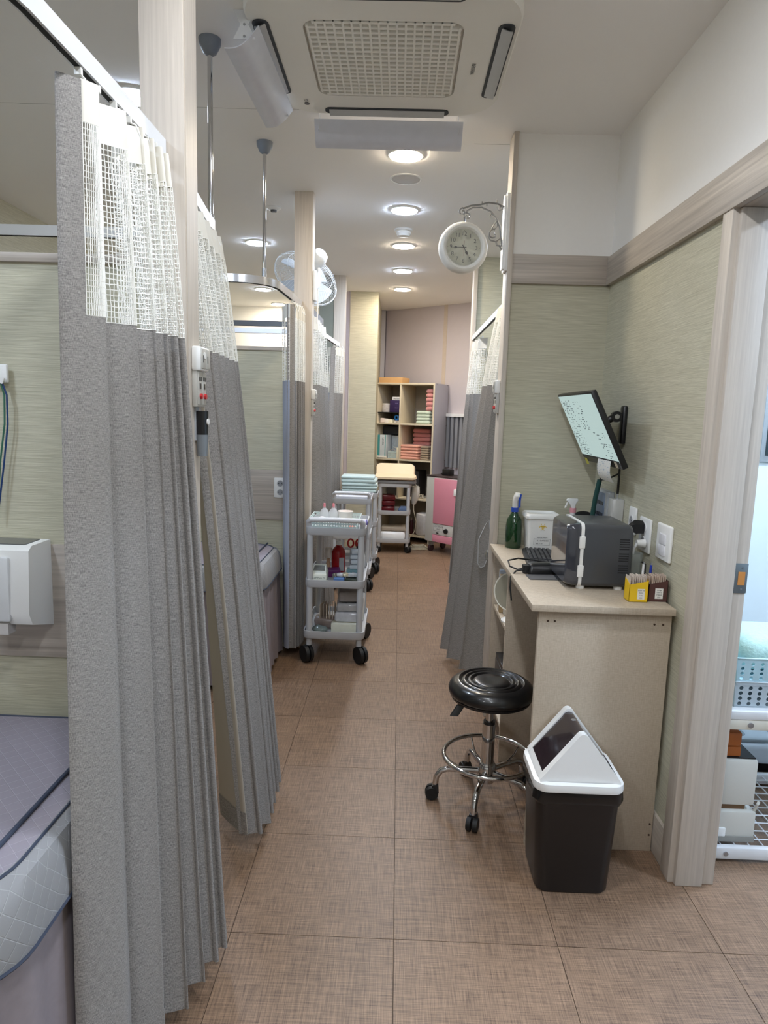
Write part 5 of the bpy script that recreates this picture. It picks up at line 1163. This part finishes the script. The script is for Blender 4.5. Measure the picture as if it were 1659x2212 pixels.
MB().tube(pp, 0.004, 6, closed=True).build('piping', BLACK, t)
for k in range(3):
    solo(wobble(MB().box(-0.07, 0.07, -0.07, 0.07, 0, 0.058, 0.014, 3), 40+k, 0.004), 'red_pack', mat('dark_red_film', (92, 18, 26), 0.2, var=0.25), ('lowest', 'middle', 'topmost')[k] + ' dark red wrapped pack stacked on the farthest cart', 'pack', (-0.085, 7.14, 0.418+0.061*k+0.0), R(3*k), 'dark red packs on the farthest cart')
solo(MB().loft([rrect(0, 0, 0.10, 0.10, 0.02, 0), rrect(0, 0, 0.11, 0.11, 0.02, 0.03), rrect(0, 0, 0.06, 0.08, 0.02, 0.06)]), 'blue_cloth', mat('dull_blue_cloth', (84, 100, 130), 0.9), 'folded dull blue cloth on the middle tier of the farthest cart', 'cloth', (0.075, 7.10, 0.418))
solo(wobble(MB().box(-0.13, 0.13, -0.10, 0.12, 0, 0.090, 0.03, 3), 50, 0.010, 20), 'white_sack', mat('white_film', (246, 244, 242), 0.25, var=0.06), 'shiny white plastic sack on the bottom tier of the farthest cart', 'sack', (-0.025, 7.13, 0.124))
solo(wobble(MB().box(-0.125, 0.13, -0.09, 0.11, 0, 0.045, 0.016, 3), 51, 0.012, 24), 'clear_bag', mat('brownish_clear_film', (178, 166, 150), 0.15, var=0.2), 'crumpled clear bag lying on the white sack of the farthest cart', 'plastic bag', (-0.02, 7.13, 0.218))
t = thing('white_bag', 'white plastic carrier bag hanging at the right side of the farthest cart', 'bag', (0.185, 7.22, 0.49))
mb = MB(); mb.loft([rrect(0.0, 0, 0.04, 0.08, 0.015, 0.0), rrect(0.01, 0, 0.075, 0.13, 0.03, 0.05), rrect(0.02, 0, 0.085, 0.15, 0.03, 0.13), rrect(0.02, 0, 0.07, 0.13, 0.025, 0.19)], True, False)
wobble(mb, 60, 0.008, 18).build('bag', mat('pale_bag', (210, 208, 202), 0.4, var=0.05), t)
MB().tube([(-0.02, 0, 0.18), (-0.035, 0, 0.23), (0.0, 0, 0.24), (0.03, 0, 0.19)], 0.004, 6).build('handle', MATS['pale_bag'], t)

# ---------------------------------------------------------------- shelving unit at the end wall
FLp, FRp = Vector((-0.270, 7.80)), Vector((0.380, 7.50))
SU = (FRp-FLp); SW = SU.length; SANG = math.atan2(SU.y, SU.x); SD = 0.42
SHW = mat('beige_shelf_board', (208, 196, 172), 0.55, var=0.02); SHG = mat('grey_lilac_shelf_side', (160, 160, 174), 0.5, var=0.02)
su = thing('shelving_unit', 'tall beige open shelving unit with a grey side panel at the end wall', 'shelf', (FLp.x, FLp.y, 0), SANG)
ZT = 1.780; th = 0.018; mid = 0.305
MB().box(0, th, 0, SD, 0, ZT, 0.001).build('side_panel', SHW, su)
MB().box(SW-th, SW, 0, SD, 0, ZT, 0.001).build('side_panel', SHG, su)
MB().box(SW-th-0.001, SW-0.0, -0.001, 0.002, 0, ZT).build('edge_band', SHW, su)
MB().box(mid-th/2, mid+th/2, 0.002, SD-0.01, 0.50, ZT-th, 0.001).build('divider', SHW, su)
MB().box(th, SW-th, 0, SD, ZT-th, ZT, 0.001).build('top_board', SHW, su)
for z in (1.335, 0.935, 0.500, 0.08):
    MB().box(th, SW-th, 0.003, SD-0.008, z-th, z, 0.001).build('shelf_board', SHW, su)
MB().box(th, mid-th/2, 0.02, SD-0.01, 1.455-0.008, 1.455, 0.001).build('shelf_board', BLACK, su)
MB().box(0.0, SW, SD-0.006, SD, 0, ZT).build('back_board', mat('beige_brown_back', (150, 140, 126), 0.7), su)
for y in (0.05, SD-0.04):
    for z in (1.32, 0.92, 1.772):
        MB().cyl((SW, y, z), (SW+0.0012, y, z), 0.005, n=8).build('screw_cap', DARKH, su)
SM = Matrix.Translation((FLp.x, FLp.y, 0)) @ Matrix.Rotation(SANG, 4, 'Z')
def S(x, y, z): return SM @ Vector((x, y, z))
PINK = mat('salmon_towel', (226, 164, 145), 0.95, var=0.08, scale=60, bump=0.4, sheen=0.3); PINK2 = mat('rose_towel', (208, 140, 136), 0.95, var=0.08, scale=60, bump=0.4, sheen=0.3)
GRN = mat('sage_towel', (196, 208, 190), 0.95, var=0.1, scale=60, bump=0.4, sheen=0.3); BRT = mat('taupe_towel', (150, 132, 112), 0.95, var=0.1, scale=60, bump=0.4, sheen=0.3)
od = ('lowest', 'second', 'third', 'fourth', 'fifth', 'topmost')
for k in range(4): towel(od[k if k < 3 else 5] + ' pale sage towel on the upper right shelf', S(0.575, 0.13, 1.3355+0.036*k), 0.165, 0.22, 0.0355, GRN, SANG, 'sage towels on the upper right shelf', 70+k)
for k in range(5): towel(od[k if k < 4 else 5] + ' rose towel in the column above the sage towels', S(0.635, 0.14, 1.482+0.048*k), 0.085, 0.20, 0.047, PINK2, SANG, 'rose towels above the sage towels', 80+k)
for k in range(5): towel(od[k if k < 4 else 5] + ' salmon towel in the front stack on the lower right shelf', S(0.435, 0.115, 0.9355+0.033*k), 0.225, 0.20, 0.0325, PINK, SANG+R(-8), 'salmon towels in the front stack', 90+k)
for k in range(7): towel(('lowest hidden', 'second hidden', 'third hidden', 'fourth', 'fifth', 'sixth', 'topmost')[k] + ' rose towel in the tall rear stack on the lower right shelf', S(0.48, 0.31, 0.9355+0.049*k), 0.22, 0.17, 0.048, PINK2, SANG, 'rose towels in the tall rear stack', 100+k)
for k in range(6): towel(od[k] + ' taupe towel at the right end of the lower right shelf', S(0.610, 0.11, 0.9355+0.026*k), 0.10, 0.19, 0.0255, BRT, SANG, 'taupe towels on the lower right shelf', 110+k)
solo(MB().box(-0.145, 0.145, -0.10, 0.10, 0, 0.062, 0.001).box(-0.002, 0.002, -0.1008, 0.1008, 0, 0.0625), 'cardboard_box', mat('kraft_card', (200, 158, 108), 0.8, var=0.05), 'flat brown cardboard box on top of the shelving unit', 'box', S(0.155, 0.15, ZT+0.0005), SANG)
t = thing('display_box', 'dark purple box with a white printed strip on the upper left shelf', 'box', S(0.215, 0.14, 1.4555), SANG)
MB().box(-0.065, 0.068, -0.08, 0.10, 0, 0.135, 0.002).build('carton', mat('dark_purple_card', (52, 36, 84), 0.5), t)
MB().box(-0.038, 0.068, -0.078, -0.06, 0.135, 0.172, 0.001).build('header_card', mat('header_white', (226, 226, 230), 0.5), t)
lettering('IRIRIRI', 0.026, frame((0.014, -0.0785, 0.152), (1, 0, 0), (0, 0, 1), (0, -1, 0)), pk, t)
lettering('PACK', 0.014, frame((0.02, -0.0807, 0.10), (1, 0, 0), (0, 0, 1), (0, -1, 0)), mat('pale_violet_print', (150, 140, 190), 0.5), t); lettering('GLOVE', 0.014, frame((0.02, -0.0807, 0.05), (1, 0, 0), (0, 0, 1), (0, -1, 0)), MATS['pale_violet_print'], t)
solo(wobble(sphere(MB(), (0, 0, 0.05), 0.055, 1.0, 0.8, 0.85), 61, 0.012, 22), 'orange_bag', mat('orange_film', (214, 104, 80), 0.35, var=0.15), 'crumpled orange bag on the upper left shelf', 'bag', S(0.10, 0.30, 1.4580), SANG)
t = thing('clear_jar', 'clear plastic jar of small items on the upper left shelf', 'jar', S(0.075, 0.13, 1.4555), SANG)
MB().lathe([(0.0, 0), (0.048, 0), (0.050, 0.01), (0.050, 0.07), (0.042, 0.085)], 24).build('jar', mat('jar_clear', (216, 208, 204), 0.15, alpha=0.8, var=0.3, scale=40), t)
MB().lathe([(0.046, 0.082), (0.046, 0.097), (0.0, 0.099)], 24).build('lid', mat('jar_lid', (220, 214, 210), 0.3), t)
for k, x in enumerate((0.215, 0.258)):
    t = thing('tape_roll', ('left' if k == 0 else 'right') + ' bright blue tape roll on the upper left shelf', 'roll', S(x, 0.11, 1.365), SANG, 'blue tape rolls')
    MB().tube([(0.020*math.cos(R(20*i)), 0, 0.032+0.024*math.sin(R(20*i))) for i in range(18)], 0.010, 8, closed=True).build('roll', mat('bright_blue', (40, 130, 210), 0.4), t)
    MB().box(-0.018, 0.018, -0.03, 0.03, -0.0295, 0.0).build('stand', mat('cream_stand', (232, 226, 214), 0.5), t)
for k, x in enumerate((0.065, 0.115, 0.165)):
    solo(wobble(MB().box(-0.026, 0.026, -0.03, 0.03, 0, 0.052-0.006*k, 0.006), 63+k, 0.003), 'small_packet', mat('packet_ivory_%d' % k, ((230, 214, 206), (238, 230, 222), (240, 234, 208))[k], 0.6), ('left pinkish', 'middle ivory', 'right cream')[k] + ' small packet in the row on the upper left shelf', 'packet', S(x, 0.08, 1.3355), SANG, 'small packets on the upper left shelf')
t = thing('glove_carton', 'teal and white carton standing on the lower left shelf', 'carton', S(0.075, 0.13, 0.9355), SANG)
MB().box(-0.05, 0.055, -0.10, 0.12, 0, 0.262, 0.001).build('carton', mat('pale_print_card', (206, 212, 216), 0.5, var=0.05), t)
for x0, x1 in ((-0.0505, -0.022), (0.040, 0.0505)):
    MB().box(x0, x1, -0.1006, -0.099, 0, 0.2625).build('teal_stripe', mat('teal_print', (70, 150, 150), 0.5), t)
lettering('Latex', 0.040, frame((0.020, -0.1008, 0.19), (0, 0, -1), (1, 0, 0), (0, -1, 0)), pk, t)
solo(MB().box(-0.06, 0.06, -0.08, 0.08, 0, 0.255, 0.001), 'glove_carton', mat('grey_speckle_card', (176, 184, 188), 0.5, var=0.25, scale=40), 'grey speckled carton beside the teal one on the lower left shelf', 'carton', S(0.205, 0.24, 0.9355), SANG)
basket('small pale basket of cords on the lower left shelf', S(0.205, 0.09, 0.9355), 0.105, 0.10, 0.075, 7, 6, 4, BAS, SANG, base=0.94)
mb = MB(); rnd = random.Random(8)
mb.tube([(0.045*math.cos(k*1.7+rnd.random()), 0.035*math.sin(k*1.3), 0.01+0.11*abs(math.sin(k*0.9))*(k/16)) for k in range(17)], 0.0045, 6)
solo(mb, 'cord', mat('pale_cord', (196, 190, 180), 0.5), 'tangled pale cord heaped in the small basket', 'cord', S(0.205, 0.085, 0.948), SANG)
solo(MB().box(-0.008, 0.008, -0.05, 0.05, 0, 0.125, 0.001), 'booklet', mat('ivory_card', (236, 226, 200), 0.6), 'narrow ivory booklet standing by the shelf divider', 'booklet', S(0.278, 0.07, 0.9355), SANG)
solo(MB().box(-0.13, 0.125, -0.02, 0.05, 0, 0.095, 0.012), 'black_pouch', mat('black_pouch', (34, 36, 42), 0.5), 'flat black pouch lying on the cartons under the upper shelf board', 'pouch', S(0.155, 0.17, 1.2), SANG)
solo(wobble(MB().tube([(-0.055, 0, 0.012), (-0.02, -0.01, 0.012), (0.03, 0.0, 0.012), (0.06, 0.005, 0.012)], 0.012, 8), 66, 0.003), 'white_cable', mat('white_cable', (236, 230, 220), 0.5), 'white rolled cable in front of the teal carton', 'cable', S(0.085, 0.018, 0.9355), SANG)
# lower bays of the shelving
for k in range(3):
    t = thing('thermos_bottle', ('left', 'middle', 'right')[k] + ' dark red bottle with a bright cap at the foot of the shelving unit', 'bottle', S(0.40+0.055*k, 0.10, 0.0805), SANG, 'dark red bottles')
    MB().lathe([(0.020, 0), (0.021, 0.14), (0.012, 0.17)], 18).build('body', mat('dark_maroon', (58, 20, 26), 0.3), t)
    MB().cyl((0, 0, 0.168), (0, 0, 0.19), 0.008, n=12).build('cap', CHROME, t)
solo(wobble(MB().box(-0.06, 0.06, -0.08, 0.08, 0, 0.26, 0.03, 3), 68, 0.02, 14), 'plastic_bag', mat('crumpled_white_film', (206, 202, 200), 0.25, var=0.15), 'crumpled white plastic bag at the lower right of the shelving unit', 'plastic bag', S(0.600, 0.10, 0.0805), SANG)
t = thing('power_strip', 'coiled white appliance cord hanging over the low shelf board', 'cord', S(0.58, 0.03, 0.5005), SANG)
for k in range(5):
    MB().tube([(-0.05+0.018*k, 0.02+0.022*math.cos(R(30*i)), 0.026+0.022*math.sin(R(30*i))) for i in range(12)], 0.004, 6, closed=True).build('coil', mat('ivory_cord', (226, 218, 200), 0.5), t)
MB().tube([(-0.05, 0.0, 0.02), (-0.06, -0.05, 0.0), (-0.055, -0.055, -0.12), (-0.02, -0.055, -0.25), (-0.03, -0.055, -0.36), (-0.10, -0.06, -0.46)], 0.005, 6).build('cord', MATS['ivory_cord'], t)
mb = MB()
for k in range(4):
    rx, ry = 0.11-0.015*k, 0.08-0.012*k
    mb.tube([(rx*math.cos(R(20*i)), ry*math.sin(R(20*i))+0.01*k, 0.006+0.009*k+0.004*math.sin(i)) for i in range(18)], 0.0055, 6, closed=True)
solo(mb, 'coiled_cable', mat('ivory_cable', (206, 196, 172), 0.5), 'cream cable coiled on the floor between cart and pink cabinet', 'cable', (0.255, 7.245, 0.0))
solo(MB().box(-0.2, 0.2, -0.12, 0.1, 0, 0.30, 0.004), 'storage_crate', mat('dark_crate', (46, 42, 42), 0.6), 'dark crate inside the low bay of the shelving unit', 'crate', S(0.30, 0.27, 0.5005), SANG)

# ---------------------------------------------------------------- pink hot pack cabinet
PA = R(-43)
pc = thing('hot_pack_cabinet', 'pink and white hot pack warming cabinet on casters near the end wall', 'cabinet', (0.315, 7.165, 0), PA)
PW, PD, z0, z1 = 0.52, 0.30, 0.115, 0.80
PNK = mat('pink_enamel', (218, 142, 160), 0.35, var=0.02); PGR = mat('warm_white_enamel', (196, 194, 186), 0.4, var=0.02)
MB().box(0, PW, 0, PD, z0, z1, 0.006).build('body', PGR, pc)
dr_ = MB().box(0.115, PW-0.01, -0.016, 0.0, z0+0.20, z1-0.01, 0.004).build('door', PNK, pc)
MB().box(PW-0.13, PW-0.09, -0.036, -0.016, z1-0.17, z1-0.10, 0.006).build('handle', WPLAST, dr_)
cp = MB().box(0.115, PW-0.01, -0.010, 0.0, z0+0.085, z0+0.195, 0.002).build('control_panel', mat('panel_silver', (206, 204, 200), 0.35), pc)
MB().cyl((0.295, -0.010, z0+0.135), (0.295, -0.028, z0+0.135), 0.026, 0.022, n=24).build('knob', BLACK, cp)
lettering('HOT PACK', 0.026, frame((0.190, -0.0105, z0+0.168), (1, 0, 0), (0, 0, 1), (0, -1, 0)), pk, cp)
lettering('UNIT', 0.026, frame((0.190, -0.0105, z0+0.140), (1, 0, 0), (0, 0, 1), (0, -1, 0)), pk, cp)
MB().tube([(0.128, -0.0108, z0+0.122), (0.252, -0.0108, z0+0.122), (0.252, -0.0108, z0+0.188), (0.128, -0.0108, z0+0.188)], 0.0012, 4, closed=True).build('label_border', pk, cp)
MB().box(0.165, 0.195, -0.014, -0.009, z0+0.096, z0+0.108, 0.002).build('power_switch', BLACK, cp)
MB().box(0.115, PW-0.01, -0.014, 0.0, z0+0.004, z0+0.080, 0.004).build('lower_panel', PNK, pc)
MB().box(-0.004, PW+0.004, -0.004, PD, z1, z1+0.014, 0.003).build('lid', mat('dark_lid', (62, 52, 52), 0.35), pc)
for dx in (0.05, PW-0.05):
    for dy in (0.05, PD-0.05):
        c_ = MB().cyl((dx-0.014, dy, 0.035), (dx+0.014, dy, 0.035), 0.035, n=20).build('caster', mat('plum_wheel', (60, 34, 40), 0.5), pc)
        MB().box(dx-0.02, dx+0.02, dy-0.02, dy+0.02, 0.062, z0+0.002).build('caster_mount', ALU, c_)
PMt = Matrix.Translation((0.315, 7.165, 0)) @ Matrix.Rotation(PA, 4, 'Z')
solo(MB().box(-0.05, 0.05, -0.04, 0.04, 0, 0.065, 0.006).tube([(-0.05, -0.03, 0.01), (-0.08, -0.02, 0.012), (-0.06, 0.03, 0.03)], 0.005, 6), 'black_box', BLACK, 'small black box standing on top of the pink cabinet', 'box', PMt @ Vector((0.17, 0.14, z1+0.0145)), PA)
solo(MB().box(-0.05, 0.05, -0.05, 0.05, 0, 0.21, 0.003).box(-0.052, 0.052, -0.052, 0.052, 0.17, 0.21, 0.003).box(-0.016, 0.016, -0.0515, -0.05, 0.03, 0.06), 'storage_carton', mat('beige_carton', (206, 196, 176), 0.6), 'beige lidded carton standing behind the pink cabinet by the window', 'carton', PMt @ Vector((0.44, 0.22, z1+0.0145)), PA)

# ---------------------------------------------------------------- next room
WEN = mat('white_enamel', (228, 230, 234), 0.35, var=0.01)
t = thing('wire_cart', 'white metal cart with a wire bottom shelf seen through the doorway', 'cart', (1.42, 2.36, 0))
def cartx(a): return a-1.42
x0, x1, y0, y1 = cartx(1.085), cartx(1.75), -0.245, 0.245
fr = MB().box(x0, x1, y0-0.012, y0+0.012, 0.012, 0.055, 0.006).box(x0, x1, y1-0.012, y1+0.012, 0.012, 0.055, 0.006).box(x0, x0+0.024, y0, y1, 0.012, 0.055, 0.006).box(x1-0.024, x1, y0, y1, 0.012, 0.055, 0.006)
bf = fr.build('bottom_frame', WEN, t)
for k in range(1, 14):
    x = x0+(x1-x0)*k/14; MB().tube([(x, y0, 0.046), (x, y1, 0.046)], 0.0022, 6).build('wire', WEN, bf)
for k in range(1, 10):
    y = y0+(y1-y0)*k/10; MB().tube([(x0, y, 0.050), (x1, y, 0.050)], 0.0022, 6).build('wire', WEN, bf)
MB().cyl((x0+0.05, y0-0.012, 0.034), (x0+0.05, y0-0.016, 0.034), 0.008, n=14).build('bolt', ALU, bf)
tp = MB().box(x0, x1, y0-0.012, y1+0.012, 0.505, 0.535, 0.004).build('top_shelf', WEN, t)
MB().box(x0, x1, y0-0.010, y0+0.012, 0.470, 0.505, 0.003).build('apron', mat('ivory_enamel', (222, 218, 206), 0.4), t)
MB().cyl((x0+0.085, y0-0.010, 0.488), (x0+0.085, y0-0.014, 0.488), 0.009, n=14).build('bolt', ALU, t)
for sx in (x0+0.012, x1-0.012):
    for sy in (y0, y1):
        if sx < 0 and sy < 0: sx2 = sx
        MB().cyl((sx, sy, 0.0), (sx, sy, 0.506), 0.012, n=14).build('post', WEN, t)
LB = mat('light_blue_plastic', (176, 206, 216), 0.4, var=0.01); GB2 = mat('grey_blue_plastic', (178, 190, 198), 0.4, var=0.01)
basket('grey perforated plastic basket on the white cart, lower of the two', (1.34, 2.30, 0.5355), 0.44, 0.34, 0.088, 14, 10, 4, GB2, grp='stacked baskets in the next room', base=0.97)
basket('light blue perforated basket stacked on the grey one, holding a towel', (1.34, 2.30, 0.625), 0.45, 0.35, 0.080, 14, 10, 4, LB, grp='stacked baskets in the next room', base=0.97)
solo(wobble(MB().box(-0.20, 0.19, -0.15, 0.14, 0, 0.115, 0.055, 4), 77, 0.014, 9), 'towel', mat('mint_terry', (176, 206, 200), 0.95, var=0.12, scale=90, bump=0.6), 'fluffy mint towel heaped in the light blue basket', 'towel', (1.35, 2.30, 0.640), ang=70)
t = thing('shredder_bin', 'ivory metal appliance with a lower drawer on the wire shelf', 'appliance', (1.165, 2.28, 0.053))
IV = mat('ivory_metal', (206, 204, 196), 0.4, var=0.01)
MB().box(-0.075, 0.075, -0.13, 0.12, 0.125, 0.290, 0.012).build('upper_body', IV, t)
MB().box(-0.065, 0.066, -0.12, 0.11, 0.290, 0.294).build('black_top', BLACK, t)
MB().box(-0.07, 0.05, -0.115, 0.11, 0.105, 0.126).build('brown_gap', mat('brown_board', (120, 90, 62), 0.7), t)
dw = MB().box(-0.07, 0.080, -0.135, 0.11, 0.012, 0.106, 0.004).build('drawer', IV, t)
MB().box(-0.075, -0.018, -0.142, -0.134, 0.018, 0.050, 0.004).build('drawer_catch', WPLAST, dw)
MB().box(-0.07, 0.08, -0.139, -0.134, 0.0, 0.020).build('drawer_lip', mat('grey_lip', (150, 148, 142), 0.5), dw)
MB().tube([(0.078, -0.12, 0.10), (0.084, -0.13, 0.135), (0.090, -0.125, 0.14)], 0.005, 6).build('latch', IV, t)
t = thing('leather_case', 'orange-brown case lying on the ivory appliance', 'case', (1.128, 2.225, 0.3475))
MB().box(-0.06, 0.055, -0.06, 0.10, 0, 0.034, 0.004).build('lower_shell', mat('tan_leather', (176, 98, 40), 0.5, var=0.1), t)
MB().box(-0.06, 0.055, -0.06, 0.10, 0.035, 0.085, 0.008).build('upper_shell', MATS['tan_leather'], t)
t = thing('office_machine', 'grey flat-topped machine with speaker grilles behind the white cart', 'machine', (1.66, 2.84, 0))
MB().box(-0.36, 0.4, -0.20, 0.22, 0.07, 0.155, 0.02, 3).build('body', mat('pale_blue_white', (206, 214, 224), 0.4), t)
MB().box(-0.36, 0.4, -0.18, 0.22, 0.155, 0.172, 0.006).build('top_cover', mat('slate_grey', (136, 146, 152), 0.45), t)
MB().box(-0.34, 0.38, -0.12, 0.2, 0.0, 0.071).build('plinth', BLACK, t)
for gx, gy in ((-0.24, 0.12), (-0.24, -0.10), (0.0, -0.08)):
    g_ = MB().loft([rrect(gx, gy, 0.13, 0.10, 0.02, 0.171), rrect(gx, gy, 0.13, 0.10, 0.02, 0.1745)]).build('grille', mat('dark_grey_mesh', (90, 100, 104), 0.5), t)
    for i in range(5):
        for j in range(4):
            MB().cyl((gx-0.045+0.0225*i, gy-0.03+0.02*j, 0.174), (gx-0.045+0.0225*i, gy-0.03+0.02*j, 0.1755), 0.006, n=8).build('grille_dot', ALU, g_)
t = thing('wall_frame', 'dark framed board on the wall of the next room', 'frame', (1.86, 3.17, 1.28), 0)
MB().box(-0.20, 0.20, -0.012, 0, 0, 0.55, 0.002).build('frame', mat('grey_frame', (150, 156, 160), 0.5), t)
MB().box(-0.18, 0.18, -0.014, -0.010, 0.03, 0.53).build('board', mat('dark_glass_board', (40, 52, 54), 0.15), t)
